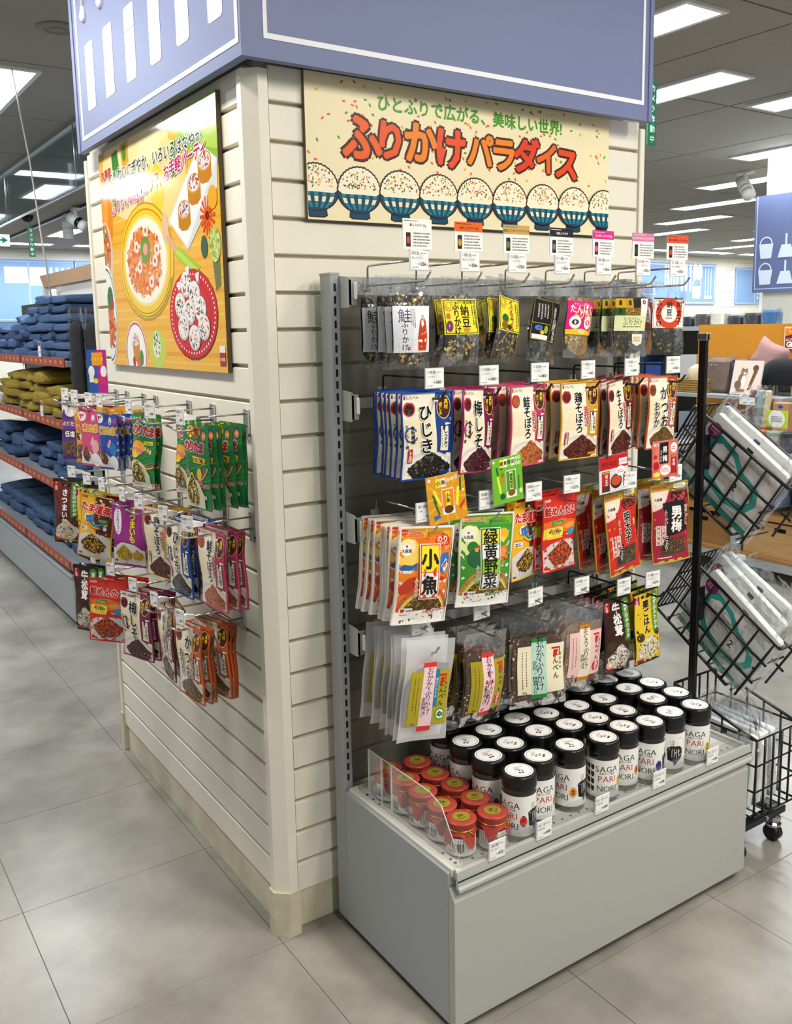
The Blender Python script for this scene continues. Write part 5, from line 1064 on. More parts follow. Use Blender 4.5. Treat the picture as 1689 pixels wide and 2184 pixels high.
# ---------------------------------------------------------------- fourth row: clear bags with paper bands
Z4 = .702
def lab_band(paper, band, ends, main, sub, sticker=None, mcol='#141414', blue=False):
    def f(d):
        d.rect(.12, .30, .96, .84, paper); d.rect(.36, .22, .63, .90, ends); d.rect(.36, .265, .63, .85, band); d.text(main, .51, .50, .15, mcol, True, b=.01, gap=.80); 
        if sub: d.text(sub, .42, .66, .085, '#2a2a2a', True, b=.0, gap=.9)
        d.text('にんべん', .80, .53, .115, '#1a1612', True, b=.02, gap=1.0); d.text('鰹節専門', .89, .5, .055, '#4a4030', True, b=.0, gap=1.3); d.poly([(.72, .34), (.88, .34), (.88, .44), (.86, .44), (.86, .36), (.72, .36)], '#c8201c'); d.poly([(.76, .37), (.84, .37), (.82, .43), (.78, .46), (.75, .44)], '#c8201c'); d.lines(.17, .36, .31, .78, 2, '#6a5a3a', True, .2); d.text('90g', .24, .82, .055, '#3a3428')
        if blue: d.rect(.63, .29, .72, .66, '#2a7a9a'); d.text('塩分ひかえめ', .675, .47, .06, '#e8f2f6', True, b=.01)
        if sticker: d.ell(.80, .74, .11, .11, sticker); d.text('釜炊き' if not blue else '減塩', .80, .74, .085, '#f8efe8' if not blue else '#2a6a2a', not blue, b=.02, gap=.85) if not blue else (d.ell(.8, .74, .085, .085, '#f0f6ec'), d.text('減塩', .80, .74, .075, '#2a6a2a', b=.02))
    return f
OK_C = ('#4a2c16', ['#3a2010', '#5c3a1c', '#6e4a26', '#2c180a', '#8a6a44', '#d8c8a0'], 260, .028)
MG_C = ('#8a6a44', ['#7a5a38', '#9a7a54', '#a88a64', '#6a4a2c'], 260, .025)
FREG = [(.05, .20), (.95, .20), (.96, .93), (.04, .93)]
BAGS['f_okaka'] = (lab_band('#b0a01c', '#f0cfd6', '#d8342c', 'おかかふりかけ', '金胡麻入り', '#4a9a2c', blue=True), OK_C, 'white bag with olive label and green sticker', .118, .212)
BAGS['f_kin'] = (lab_band('#a8981c', '#f0cfd6', '#d8342c', 'おかかふりかけ', '金胡麻入り', '#d02a2c'), OK_C, 'clear bag with olive label and pink band', .120, .205)
BAGS['f_kombu'] = (lab_band('#efe6c4', '#b9dccb', '#1f8a3c', 'おかかふりかけ', '昆布・椎茸入り'), OK_C, 'clear bag with cream label and mint band', .145, .203)
BAGS['f_maguro'] = (lab_band('#f2c8c0', '#f2e4cc', '#cf7a1c', 'まぐろふりかけ', '胡麻入り', '#c81c28'), MG_C, 'clear bag with pink label and cream band', .122, .200)
def put_band(key, x, y, z, yaw, roll, lab, filmm='clear_film'):
    la, ct, ds, w, h = BAGS[key]
    if key not in BM:
        reg = FREG if key != 'f_okaka' else [(.06, .45), (.3, .3), (.6, .24), (.92, .25), (.9, .85), (.06, .85)]
        o = BM[key] = bag(w, h, .013, la, ct, reg, 50+len(BM), lab, filmm, .135); o.location = (x, y, z); o.rotation_euler = (0, roll, yaw); o['group'] = ds.replace('bag', 'bags', 1)
        if key == 'f_okaka':
            S_ = surf_fn(w, h, .013, 50+len(BM)-1, .006); mm = MB()
        return o
    return dup(BM[key], (x, y, z), (0, roll, yaw), lab)
mk = bpy.data.materials.new('milky'); MATS['milky'] = mk; mk.use_nodes = True; _n = mk.node_tree.nodes; _l = mk.node_tree.links; _b = _n['Principled BSDF']; _b.inputs['Base Color'].default_value = (.86, .87, .88, 1); _b.inputs['Roughness'].default_value = .25; _t = _n.new('ShaderNodeBsdfTransparent'); _m = _n.new('ShaderNodeMixShader'); _m.inputs[0].default_value = .34; _l.new(_t.outputs[0], _m.inputs[1]); _l.new(_b.outputs[0], _m.inputs[2]); _l.new(_m.outputs[0], _n['Material Output'].inputs[0])
def bands(key, n, x, y, dy, yaw, roll, filmm='clear_film', jit=.05, dz=0):
    ds = BAGS[key][2]
    for i in range(n):
        j = 0 if i == 0 else jit
        put_band(key, x+random.uniform(-.003, .003)*(i > 0), y+dy*i, Z4+dz, yaw+random.uniform(-j, j)*2, roll*(1 if i == 0 else .7)+random.uniform(-j, j)*.5, ds + (', the frontmost one' if i == 0 else ', %s from the front' % NUM[i]), filmm)
bands('f_okaka', 8, .212, -.290, .021, -.05, .14, 'milky', .08, .022); bands('f_kin', 3, .372, -.272, .03, .05, .08); bands('f_kombu', 5, .520, -.272, .022, -.2, .02); bands('f_maguro', 4, .668, -.268, .024, .0, .04)
stack('gyumatsu', .782, Z4+.0, -.262, 4, .03, RK, .02, -.02, .05); stack('kuri', .884, Z4-.002, -.262, 4, .03, RK, .02, -.08, .05)
for x, k in ((.215, 'f_okaka'), (.375, 'f_kin'), (.53, 'f_kombu'), (.675, 'f_maguro')): hook(x, YB, Z4+.012, '410', 'おかか', 'chrome display hook carrying the %s' % BAGS[k][2].replace('bag', 'bags', 1), cy=-.165, cz=.045)
for x, k in ((.79, 'gyumatsu'), (.892, 'kuri')): hook(x, YB, Z4+.004, '259', '混ぜ込み', 'black rack hook carrying the %s stack' % ART[k]['desc'], black=True)
# ================================================================ LEFT COLUMN FACE
LW = 'cream wall'
# wall crossbars and hooks; tip at x = -.18
def whook(y, z, price, nm, label):
    r = empty('wall_hook', label, 'hook', (0, y, z), (0, 0, -PI/2), 'slat wall hooks')
    m = MB(); m.box(-.011, -.006, -.03, .011, 0.0, .036, .001); obj('back_plate', m, 'chrome', r)
    m = MB(); m.tube([(0, -.004, .0), (0, -.15, 0), (0, -.158, .002), (0, -.182, .016)], .0027, 6); m.tube([(0, -.004, .026), (0, -.14, .026)], .0022, 6); obj('wire', m, 'chrome', r)
    if price:
        m = MB(); m.prism([(-.148, .022), (-.148, .031), (-.136, .035), (-.118, .030), (-.118, .022)], 'x', -.005, .005); obj('clip', m, 'paper', r)
        a, b_ = card_mesh(price, nm); ob = obj('price_card', a, parent=r, loc=(0, -.150, .030), rot=(0, 0, random.uniform(.1, .5))); ob.scale = (.66, 1, .85); obj('card_print', b_, parent=ob)
    return r
ROWA, ROWB, ROWC = 1.154, .930, .708
m = MB()
A = [(.99, 'mini_purple', 1, -.137, .5), (.89, 'mini_orange', 2, -.128, .55), (.745, 'goma_pink', 3, -.150, .35), (.648, 'goma_blue', 6, -.134, .25), (.41, 'noritama', 2, -.118, .22), (.262, 'noritama', 2, -.070, .05), (.077, 'ootsubu', 6, -.118, .16)]
Bq = [(.98, 'imo', 2, -.165, .75), (.82, 'kuri', 2, -.150, .55), (.68, 'tama', 3, -.165, .62), (.507, 'satsuma', 2, -.138, .55), (.38, 'tori', 3, -.104, .30), (.214, 'hijiki', 4, -.118, .10), (.071, 'sake', 3, -.098, .10)]
Cq = [(.817, 'gyumatsu', 2, -.172, .55), (.651, 'mentai', 4, -.16, .75), (.468, 'umeshiso', 4, -.146, .35), (.311, 'gyu', 3, -.126, -.05), (.146, 'katsuo', 6, -.132, .12)]
for lst, z, lv in ((A, ROWA, 'upper'), (Bq, ROWB, 'middle'), (Cq, ROWC, 'lower')):
    for y, key, n, fx, yaw in lst:
        dz = (-.006 if key in ('tama', 'mentai') else 0)
        roll = .16 if key == 'tama' else (.05 if key in ('imo', 'mentai') else 0)
        nm = LW if not (key == 'noritama' and y < .3) else 'near the corner'
        stack(key, y, z+dz, fx, n, .0205 if n < 5 else .017, nm, yaw, roll, .06, 'x')
        whook(y, z+.004, '108' if lst is A else '162', 'ふりかけ', '%s wall hook carrying the %ss%s' % ('chrome', ART[key]['desc'], ', nearer corner' if (key == 'noritama' and y < .3) else ''))
def pop_goma(d):
    d.rect(0, 0, .5, 1, '#2a5ab0'); d.rect(.5, 0, 1, 1, '#b82a8c'); d.rect(.25, .06, .8, .36, '#f0a01c'); d.text('ごまたま', .52, .21, .16, '#f6e23a', b=.05, out='#a82a1c', ow=.04); d.ell(.2, .5, .16, .26, '#f4f4f2'); d.ell(.82, .5, .16, .26, '#f4f4f2'); d.rect(.08, .5, .3, .75, '#f0ecd8'); d.ell(.4, .72, .12, .12, '#e8d83a'); d.rect(.62, .62, .9, .8, '#d8306a')
promo((-.135, .70, 1.205), .058, .112, pop_goma, 'purple and blue promo card above the sesame packets', (0, 0, -PI/2+.7), .02)
# ================================================================ JARS
TZ = .3372
def nori_art(kind, st):
    R = .0345; w = 2*PI*R; h = .085; d = D(w, h); d.rect(0, 0, 1, 1, '#efefe9')
    for rep in (0,):
        # block of nori squares, then SAGA PARI NORI, then sticker and nori map with lines
        l = d.nxt()
        for i in range(3):
            for j in range(4): x, y = .06+.05*i, .14+.19*j; d.poly([(x, y), (x+.038, y+.02), (x+.034, y+.14), (x+.012, y+.15), (x-.002, y+.1)], '#141414', l)
        for k, (t, c) in enumerate((('SAGA', '#1a1a1a'), ('PARI', '#b82a2a'), ('NORI', '#1a1a1a'))): d.text(t, .325, .23+.26*k, .088, c, b=.01)
        d.text('佐賀パリッ海苔', .325, .355, .022, '#3a3a3a')
        d.ell(.475, .62, .036, .055, st); d.text({'#d8281c': '明太子味', '#e8901c': '梅味', '#3a2a8a': '醤油味', '#e8c81c': '柚子味'}[st], .475, .62, .03, '#1c1410', True, b=.02, gap=.95)
        d.poly([(.52, .40), (.57, .34), (.66, .36), (.70, .46), (.68, .70), (.63, .82), (.60, .92), (.585, .80), (.53, .74)], '#141414'); d.lines(.56, .46, .66, .7, 4, '#dddddd', True, .3)
        for k in range(4): d.poly([(.56+.012*k, .33), (.555+.014*k, .18), (.558+.014*k, .18), (.564+.012*k, .33)], '#222222')
        d.poly([(.63, .2), (.70, .1), (.72, .12), (.66, .24)], '#f8f8f6'); d.ring(.66, .2, .03, .003, '#222222', 200, 340)
        d.rect(.78, .1, .93, .9, '#e4e4de'); d.lines(.79, .15, .92, .7, 9, '#555555'); d.bars(.80, .76, .91, .87)
    return d, R
def cyl(R, z0, h):
    def f(x, y, d): a = x/R; return ((R+d)*math.sin(a), -(R+d)*math.cos(a), z0+h-y)
    return f
JAR = {}
mat('jar_dark', '#1b1714', .12, coat=.6, spec=.6); mat('lid_black', '#0c0c0d', .28)
def nori_jar(st, loc, rotz, label):
    if st not in JAR:
        m = MB(); m.sm = True; m.lathe([(.031, 0), (.0335, .002), (.034, .006), (.034, .104), (.0325, .109), (.031, .111)], 28)
        o = obj('seaweed_jar', m, 'jar_dark', label=label, cat='jar', group='black-lidded seaweed jars'); JAR[st] = o
        m = MB(); m.sm = True; m.lathe([(.0325, .1095), (.0358, .111), (.0362, .113), (.0362, .134), (.0352, .1375), (.0335, .1385), (.001, .1385)], 28); li = kid('lid', m, 'lid_black', o)
        d, R = nori_art(0, st); kid('paper_label', d.mb(cyl(R, .014, .085), .006, .00006), 'ink', o)
        d = D(.058, .058); d.ell(.5, .5, .5, .5, '#f4f4f0', n=36); d.ring(.5, .5, .44, .014, '#222222', n=36);
        d.poly([(.38, .3), (.44, .24), (.5, .3), (.56, .24), (.62, .3), (.56, .36), (.5, .31), (.44, .36)], '#4a1014'); d.text('佐賀', .46, .45, .1, '#333333'); d.text('海苔', .56, .56, .1, '#333333'); d.lines(.3, .64, .7, .76, 3, '#888888')
        kid('lid_sticker', d.mb(lambda x, y, dd: (x-.029, .029-y, .1386+dd), 0, .0001), 'ink', li); 
        o.location = loc; o.rotation_euler = (0, 0, rotz); return o
    return dup(JAR[st], loc, (0, 0, rotz), label)
ROWS = [[(.330, -.425), (.405, -.400), (.493, -.402), (.578, -.418), (.653, -.407), (.72, -.424), (.797, -.418), (.876, -.427)],
        [(.322, -.338), (.396, -.322), (.486, -.313), (.563, -.330), (.635, -.340), (.716, -.348), (.825, -.343), (.900, -.352)],
        [(.325, -.258), (.400, -.245), (.490, -.237), (.563, -.256), (.650, -.266), (.730, -.275), (.825, -.268), (.900, -.277)],
        [(.335, -.172), (.410, -.165), (.492, -.155), (.568, -.175), (.652, -.186), (.732, -.195), (.822, -.19), (.898, -.20)]]
STK = ['#d8281c', '#e8901c', '#e8901c', '#e8c81c', '#e8901c', '#3a2a8a', '#3a2a8a', '#e8c81c']
# jar label seam is at +y; SAGA text sits at fraction .325 -> angle; view direction from the front-left
ROT0 = [-.25, .75, -.32, .62, .42, .05, -1.1, .30]
ORD = ('first', 'second', 'third', 'fourth', 'fifth', 'sixth', 'seventh', 'eighth')
for r_, row in enumerate(ROWS):
    for k, (x, y) in enumerate(row):
        # angle a = 2*pi*frac measured from -y towards +x; camera direction is about -0.6 rad from -y
        rot = ROT0[k]+(0 if r_ == 0 else random.uniform(-.6, .6))
        th_ = -(.42*2*PI) + (-.55) + rot
        nori_jar(STK[k], (x, y, TZ), th_, 'black-lidded seaweed jar, %s from the left in the %s row' % (ORD[k], ('front', 'second', 'third', 'back')[r_]))
# red paper-capped jars
mat('glass_jam', '#7a2a1c', .08, coat=.8); mat('cap_paper', '#ac3c30', .45, bump=.5, bscale=60, var=.15, vscale=40); mat('gold_cord', '#d8a82a', .25, .8)
m = MB(); m.sm = True; m.lathe([(.024, 0), (.028, .002), (.0285, .006), (.0285, .048), (.026, .054), (.0235, .057), (.0235, .064)], 22); bodyme = m
REDJ = None
for k in range(10):
    row, c = k//2, k % 2; x = (.197, .262)[c] + (.006 if row in (2, 3) and c else 0); y = (-.145, -.212, -.275, -.342, -.405)[row] - (.018 if c else 0)
    lab = 'small red paper-capped jar, %s from the front in the column %s' % (ORD[4-row], ('beside the acrylic divider', 'next to the seaweed jars')[c])
    if REDJ is None:
        o = obj('condiment_jar', bodyme, 'glass_jam', label=lab, cat='jar', group='red paper-capped jars', loc=(x, y, TZ)); REDJ = o
        d = D(2*PI*.0288, .036); d.rect(0, 0, 1, 1, '#ecebe6'); d.text('のり', .5, .3, .055, '#b01c1c', b=.03); d.text('食べる佃煮', .42, .62, .034, '#222222', b=.01)
        for i in range(8): d.lines(.02+.12*i, .08, .1+.12*i, .9, 3, '#3a3a3a', True, .35)
        d.bars(.8, .3, .95, .8); kid('paper_label', d.mb(cyl(.0288, .006, .036), .006, .00006), 'ink', o)
        m = MB(); m.sm = True
        def cap(a, b):
            t = 2*PI*a; 
            if b < .5: rr = .031*min(1, b/.38); z = .0735-.0035*(b/.5)**4
            elif b < .75: rr = .031-.004*((b-.5)/.25); z = .070-.014*(b-.5)/.25
            else: q = (b-.75)/.25; rr = .027+q*(.004+.007*(.5+.5*math.cos(4*t))**2); z = .056-q*(.008+.026*(.5+.5*math.cos(4*t))**2)
            rr += .0006*math.sin(17*t)*(b > .3)
            return (rr*math.cos(t), rr*math.sin(t), z)
        m.grid(cap, 40, 12); cp_ = kid('paper_cap', m, 'cap_paper', o)
        m = MB(); m.tube([(.0278*math.cos(2*PI*i/20), .0278*math.sin(2*PI*i/20), .056) for i in range(20)], .0011, 5, True); m.tube([(.0, -.0285, .056), (.004, -.032, .052), (.008, -.031, .044)], .0009, 4); m.tube([(.0, -.0285, .056), (-.004, -.032, .05), (-.007, -.031, .046)], .0009, 4); kid('gold_cord', m, 'gold_cord', o)
        d = D(.035, .035); d.ell(.5, .5, .5, .5, '#94852c', n=28); d.text('佃煮', .5, .42, .2, '#3a3010', b=.02); d.lines(.2, .6, .8, .78, 2, '#3a3010'); d.lines(.3, .22, .7, .3, 1, '#3a3010'); kid('cap_sticker', d.mb(lambda x, y, dd: (x-.0175, .0175-y, .0737+dd), 0, .0001), 'ink', cp_)
    else: o = dup(REDJ, (x, y, TZ), None, lab)
    o.rotation_euler[2] = -.5 + random.uniform(-.5, .5) + (.9 if k in (8, 9) else 0)
# price cards on the tray rail
for k, (x, p) in enumerate(((.232, '432'), (.355, '648'), (.52, '648'), (.70, '648'), (.885, '648'))):
    a, b_ = card_mesh(p, '佐賀海苔' if k else '食べるのり'); o = obj('price_card', a, label='white price card on the tray rail, %s from the left' % ORD[k], cat='price card', loc=(x, -.4725, .362), rot=(.05, 0, 0)); o.scale = (.86, 1, 1.0); obj('card_print', b_, parent=o)
# ================================================================ TOWEL SHELF (LEFT BACKGROUND)
mat('shelf_silver', '#9a9ea1', .4, .3); mat('shelf_front', '#a9adad', .4, .15); mat('towel_blue', '#4e6a92', .95, bump=1.0, bscale=240, var=.25, vscale=30); mat('towel_navy', '#3d5679', .95, bump=1.0, bscale=240, var=.25, vscale=30)
mat('towel_mustard', '#a0882e', .95, bump=1.0, bscale=240, var=.25, vscale=24); mat('towel_grey', '#34343a', .95, bump=1.0, bscale=240, var=.3, vscale=24); mat('strip_red', '#9c3a2c', .4); mat('board_brown', '#a5835f', .7, var=.1); mat('board_beige', '#d8cfc2', .7)
ts = empty('towel_shelf', 'silver shop shelving full of folded towels beyond the column', 'shelf', (.42, 3.9, 0))
def tk(name, m, mt, p=None, **k): return obj(name, m, mt, p or ts, loc=(-.42, -3.9, 0) if p is None else (0, 0, 0), **k)
SH = [(1.238, .246), (.950, .235), (.656, .214), (.300, .204)]
YA, YE = 2.54, 5.3
m = MB(); m.box(.204, YA, .022, .225, YE, .232, .002); tk('base_front', m, 'shelf_front')
m = MB(); m.prism([(.196, .236), (.204, .246), (.215, .246), (.215, .228), (.204, .226)], 'y', YA, YE); tk('base_lip', m, 'shelf_silver')
m = MB(); m.box(.226, YA+.001, .022, .66, YE, .29); tk('base_body', m, 'gondola_grey')
m = MB(); m.box(.24, YA+.01, 0, .64, YE, .022); tk('kick', m, 'slot_black')
m = MB(); m.box(.655, YA, .02, .67, YE, 1.56); tk('back_panel', m, 'black_plastic')
for y in (YA+.015, YA+.93, YA+1.84):
    m = MB(); m.box(.63, y, .29, .655, y+.025, 1.55); tk('upright', m, 'shelf_silver')
for k, (z, x0) in enumerate(SH):
    for s in range(3):
        y0 = YA+.91*s; y1 = min(YE, y0+.9); m = MB(); m.box(x0, y0, z-.03, .655, y1, z-.003, .002); o = tk('shelf_board', m, 'shelf_silver')
        m = MB(); m.box(x0-.006, y0+.01, z-.032, x0, y1-.01, z+.012, .001); st = tk('price_strip', m, 'strip_red', o)
        d = D(y1-y0-.02, .04)
        for i in range(9): d.text('特価', .06+.11*i, .5, .022, '#f0a83a', b=.03)
        obj('strip_print', d.mb(flat('-x', (x0-.0063, y1-.01, z+.011)), 0, .0001), 'ink', st, kind='stuff')
m = MB(); m.prism([(3.25, 1.30), (4.62, 1.30), (4.70, 1.62), (4.62, 1.73), (3.25, 1.73)], 'x', .672, .69); o = tk('header_board', m, 'board_beige'); m = MB(); m.prism([(3.25, 1.655), (4.60, 1.655), (4.69, 1.735), (3.25, 1.735)], 'x', .655, .672); obj('header_cap', m, 'board_brown', o)
m = MB(); m.box(.62, 4.24, 1.56, .655, 4.33, 1.63, .01); obj('sensor_box', m, 'paper', label='small white box on the brown header board', cat='box')
def towel_me(ly, dx, t, seed, rum, matn):
    rs = random.Random(seed); m = MB(); m.sm = True; N_ = 20; K = 7; ph = [rs.uniform(0, 6) for _ in range(6)]
    prof_ = []
    for i in range(N_):   # cross-section x,z: two folded layers at the front
        a = 2*PI*i/N_; x = -math.cos(a); z = math.sin(a); X_ = dx/2*math.copysign(abs(x)**.35, x); Z_ = t/2*math.copysign(abs(z)**.6, z)
        if x < -.5: X_ += .012*math.exp(-(z/.25)**2)
        prof_.append((X_+dx/2, Z_+t/2))
    ks = []
    for j in range(K+1):
        y = (j/K-.5)*ly; e = 1-.25*abs(2*j/K-1)**6; row = []
        for i, (x, z) in enumerate(prof_):
            n1 = rum*(math.sin(y*9+ph[0]+z*20)*.5+math.sin(y*23+ph[1]+x*14)*.5); n2 = rum*(math.sin(y*13+ph[2]+x*9)+math.sin(x*17+ph[3]+y*5))*.5
            row.append(len(m.v)); m.v.append((x+n1*1.2, y*(1+.02*math.sin(i+ph[4])), max(0.0005, t/2+(z-t/2)*e + n2*(z/t))))
        ks.append(row)
    for j in range(K):
        for i in range(N_): m.fi((ks[j][i], ks[j][(i+1) % N_], ks[j+1][(i+1) % N_], ks[j+1][i]))
    m.fi(ks[0][::-1]); m.fi(ks[-1]); return m.build('folded_towel', matn)
ORDN = ('lowest', 'second', 'third', 'fourth', 'fifth', 'sixth', 'seventh', 'eighth')
def tstack(z, x0, y, ly, n, t, dx, mats_, rum, where, var=3, jx=.01):
    mes = [towel_me(ly, dx, t*1.04, int(y*100)+i, rum, mats_[i % len(mats_)]) for i in range(var)]; zz = z-.002
    for i in range(n):
        obj('folded_towel', mes[i % var], label='%s towel, %s in its pile, %s' % ({'towel_blue': 'folded blue', 'towel_navy': 'folded dark blue', 'towel_mustard': 'mustard', 'towel_grey': 'dark grey'}[mats_[(i % var) % len(mats_)]], ORDN[i], where), cat='towel', group='towels on the silver shelving',
            loc=(x0+random.uniform(0, jx), y+random.uniform(-.006, .006), zz), rot=(0, 0, random.uniform(-.04, .04))); zz += t
PN = ('nearest the column', 'second pile from the column', 'third pile from the column', 'fourth pile from the column', 'fifth pile from the column', 'sixth pile from the column')
for k, (y, n, rm) in enumerate(((2.70, 7, .006), (3.00, 7, .018), (3.28, 6, .02), (3.56, 5, .022), (3.84, 4, .02), (4.12, 4, .02))): tstack(SH[0][0], .262, y, .27, n, .043, .34, ['towel_blue', 'towel_blue', 'towel_navy'], rm, 'top shelf, '+PN[k])
for k, (y, n, mt) in enumerate(((2.66, 2, 'towel_grey'), (2.92, 3, 'towel_mustard'), (3.22, 4, 'towel_mustard'), (3.52, 4, 'towel_mustard'), (3.82, 4, 'towel_mustard'), (4.1, 3, 'towel_mustard'))): tstack(SH[1][0], .25, y, .28, n, .052, .34, [mt], .022, 'second shelf, '+PN[k], jx=.03)
for k, (y, n) in enumerate(((2.72, 2), (3.02, 3), (3.34, 2), (3.66, 3), (3.98, 2), (4.28, 3))): tstack(SH[2][0], .24, y, .29, n, .055, .34, ['towel_navy'], .020, 'third shelf, '+PN[k], jx=.05)
for k, (y, n) in enumerate(((2.68, 1), (3.04, 2), (3.40, 2), (3.76, 2), (4.10, 2), (4.45, 2))): tstack(SH[3][0], .26, y, .32, n, .055, .34, ['towel_navy'], .008, 'bottom shelf, '+PN[k], jx=.03)
# white price tickets standing on the strips
for k, (y, z, x) in enumerate(((2.98, 1.25, .236), (2.98, .96, .225))):
    a, b_ = card_mesh('990', 'タオル'); o = obj('price_ticket', a, label='white and red price ticket on the %s towel shelf' % ('top', 'second')[k], cat='price card', loc=(x, y, z+.035), rot=(0, 0, -PI/2)); o.scale = (1, 1, 1.9); m = MB(); m.box(-.024, -.0018, .008, .024, -.0011, .019); obj('red_header', m, 'strip_red', o); obj('card_print', b_, parent=o)
# bagged dark mats standing at the end of the shelf
for k, (x, y) in enumerate(((.275, 2.44), (.335, 2.40))):
    r = empty('bagged_mat', '%s rolled dark mat in a clear bag beside the blue towels' % ('left', 'right')[k], 'mat', (x, y, .86)); m = MB(); m.sm = True
    m.lathe([(.024, 0), (.030, .01), (.031, .5), (.026, .535), (.01, .55)], 14); obj('roll', m, 'towel_grey', r); m = MB(); m.sm = True; m.lathe([(.031, -.004), (.036, .02), (.036, .5), (.034, .57), (.03, .61)], 16, cap=False); obj('bag', m, 'crinkle', r)
m = MB(); m.box(.255, 2.30, .84, .40, 2.50, .858); m.box(.30, 2.38, 0, .33, 2.41, .84); m.box(.25, 2.33, 0, .39, 2.46, .02); obj('mat_stand', m, 'shelf_silver', label='small silver stand carrying the bagged mats', cat='stand')
# dark garments on a rail further back
m = MB(); m.tube([(.75, 5.95, 1.46), (1.6, 5.95, 1.46)], .012, 8); m.tube([(.78, 5.95, 0), (.78, 5.95, 1.46)], .014, 8); m.tube([(1.58, 5.95, 0), (1.58, 5.95, 1.46)], .014, 8); obj('garment_rail', m, 'chrome', label='chrome garment rail behind the towel shelving', cat='rail')
mg = MB(); mg.sm = True; mg.prism([(-.22, -.7), (.22, -.7), (.2, -.1), (.14, -.03), (.03, .0), (-.03, 0), (-.14, -.03), (-.2, -.1)], 'x', -.018, .018); gme = mg.build('hanging_garment', mat('garment', '#15151a', .9))
for k in range(8): obj('hanging_garment', gme, label='dark garment hanging on the rail behind the towels, %s along' % ORDN[k].replace('lowest', 'first'), cat='garment', group='dark garments on the rail', loc=(.82+.07*k, 5.95, 1.43), rot=(0, 0, random.uniform(-.1, .1)))
# ================================================================ BLACK WIRE RACK
wr = empty('wire_rack', 'black wheeled wire rack with tilted baskets right of the grey rack', 'rack', (1.25, -.22, 0))
def wk(name, m, mt='black_wire', p=None): return obj(name, m, mt, p or wr, loc=(-1.25, .22, 0) if p is None else (0, 0, 0))
m = MB(); m.box(1.108, -.245, .09, 1.119, -.222, 1.318, .002); pl = wk('pole', m); m = MB(); m.box(1.106, -.248, 1.316, 1.110, -.219, 1.334, .001); m.box(1.117, -.248, 1.316, 1.121, -.219, 1.334, .001); obj('clip', m, 'chrome', pl)
AV = Vector((0, -.274, -.178)).normalized(); BV = Vector((0, AV.z, -AV.y)); BV = BV if BV.z > 0 else -BV
def basket(O, La, Db, x0, x1, nm):
    O = Vector(O); m = MB()
    def P(x, a, b): return Vector((x, O.y, O.z)) + AV*a - BV*b
    for x in (x0, x1):
        for i in range(4): m.tube([P(x, 0, Db*i/3), P(x, La*(1 if i < 3 else .85), Db*i/3)], .0042 if i in (0, 3) else .0034, 6)
        n = 6
        for i in range(n+1): m.tube([P(x, La*i/n*.95, 0), P(x, La*i/n*.95, Db)], .0032, 6)
    for b in (0, Db*.33, Db*.67, Db): m.tube([P(x0, 0, b), P(x1, 0, b)], .003, 6)
    for i in range(8): a = La*i/7*.9; m.tube([P(x0, a, Db), P(x1, a, Db)], .0022, 5)
    m.tube([P(x0, La, 0), P(x1, La, 0)], .0035, 6); m.tube([P(x0, La*.85, Db), P(x1, La*.85, Db)], .0035, 6); m.tube([P(x0, La*.93, Db*.5), P(x1, La*.93, Db*.5)], .003, 6)
    for i in range(9): x = x0+(x1-x0)*i/8; m.tube([P(x, 0, 0), P(x, 0, Db)], .0022, 5)
    o = wk(nm, m); m = MB()
    m.box(x0-.022, -.243, O.z-.16, x0-.001, -.224, O.z-.07); obj('mount_plate', m, 'black_wire', o); return P
BX0, BX1 = 1.142, 1.275
P1 = basket((0, -.190, 1.145), .33, .20, BX0, BX1, 'basket'); P2 = basket((0, -.190, .743), .33, .20, BX0, BX1, 'basket')
# upright low basket
m = MB(); x0, x1, yf, yb, z0, zf, zb = 1.12, 1.30, -.43, -.17, .105, .315, .385
for z in (z0, .175, .245, zf): m.tube([(x0, yf, z), (x1, yf, z), (x1, yb, z), (x0, yb, z)], .0032, 6, True)
m.tube([(x0, yb, zb), (x1, yb, zb), (x1, yf, zf)], .004, 6); m.tube([(x0, yb, zb), (x0, yf, zf)], .004, 6)
for i in range(6): x = x0+(x1-x0)*i/5; m.tube([(x, yf, z0), (x, yf, zf)], .003, 6); m.tube([(x, yb, z0), (x, yb, zb)], .003, 6)
for i in range(1, 5): y = yf+(yb-yf)*i/5; m.tube([(x1, y, z0), (x1, y, zf+(zb-zf)*i/5)], .003, 6); m.tube([(x0, y, z0), (x0, y, zf+(zb-zf)*i/5)], .003, 6)
for i in range(7): x = x0+(x1-x0)*i/6; m.tube([(x, yf, z0), (x, yb, z0)], .0025, 5)
wk('low_basket', m)
m = MB(); m.box(1.06, -.425, .072, 1.27, -.40, .092, .002); m.box(1.06, -.05, .072, 1.27, -.025, .092, .002); m.box(1.10, -.40, .072, 1.125, -.05, .092, .002); m.box(1.235, -.4, .072, 1.26, -.05, .092, .002); bs = wk('base_frame', m)
m = MB(); m.lathe([(.006, 0), (.0055, .003), (.002, .004)], 8); obj('bolt', m, 'chrome', bs, loc=(1.185, -.4255, .082), rot=(PI/2, 0, 0))
for x, y in ((1.235, -.412), (1.08, -.412), (1.08, -.04), (1.245, -.04)):
    m = MB(); m.lathe([(.012, .066), (.018, .062), (.02, .055), (.016, .048), (.021, .043), (.02, .036)], 12, (x, y, .006)); c_ = wk('caster', m, 'chrome')
    m = MB(); m.tube([(x-.012, y, .022), (x+.012, y, .022)], .022, 14); m.box(x-.016, y-.012, .02, x-.013, y+.012, .05); m.box(x+.013, y-.012, .02, x+.016, y+.012, .05); obj('wheel', m, 'black_plastic', c_)
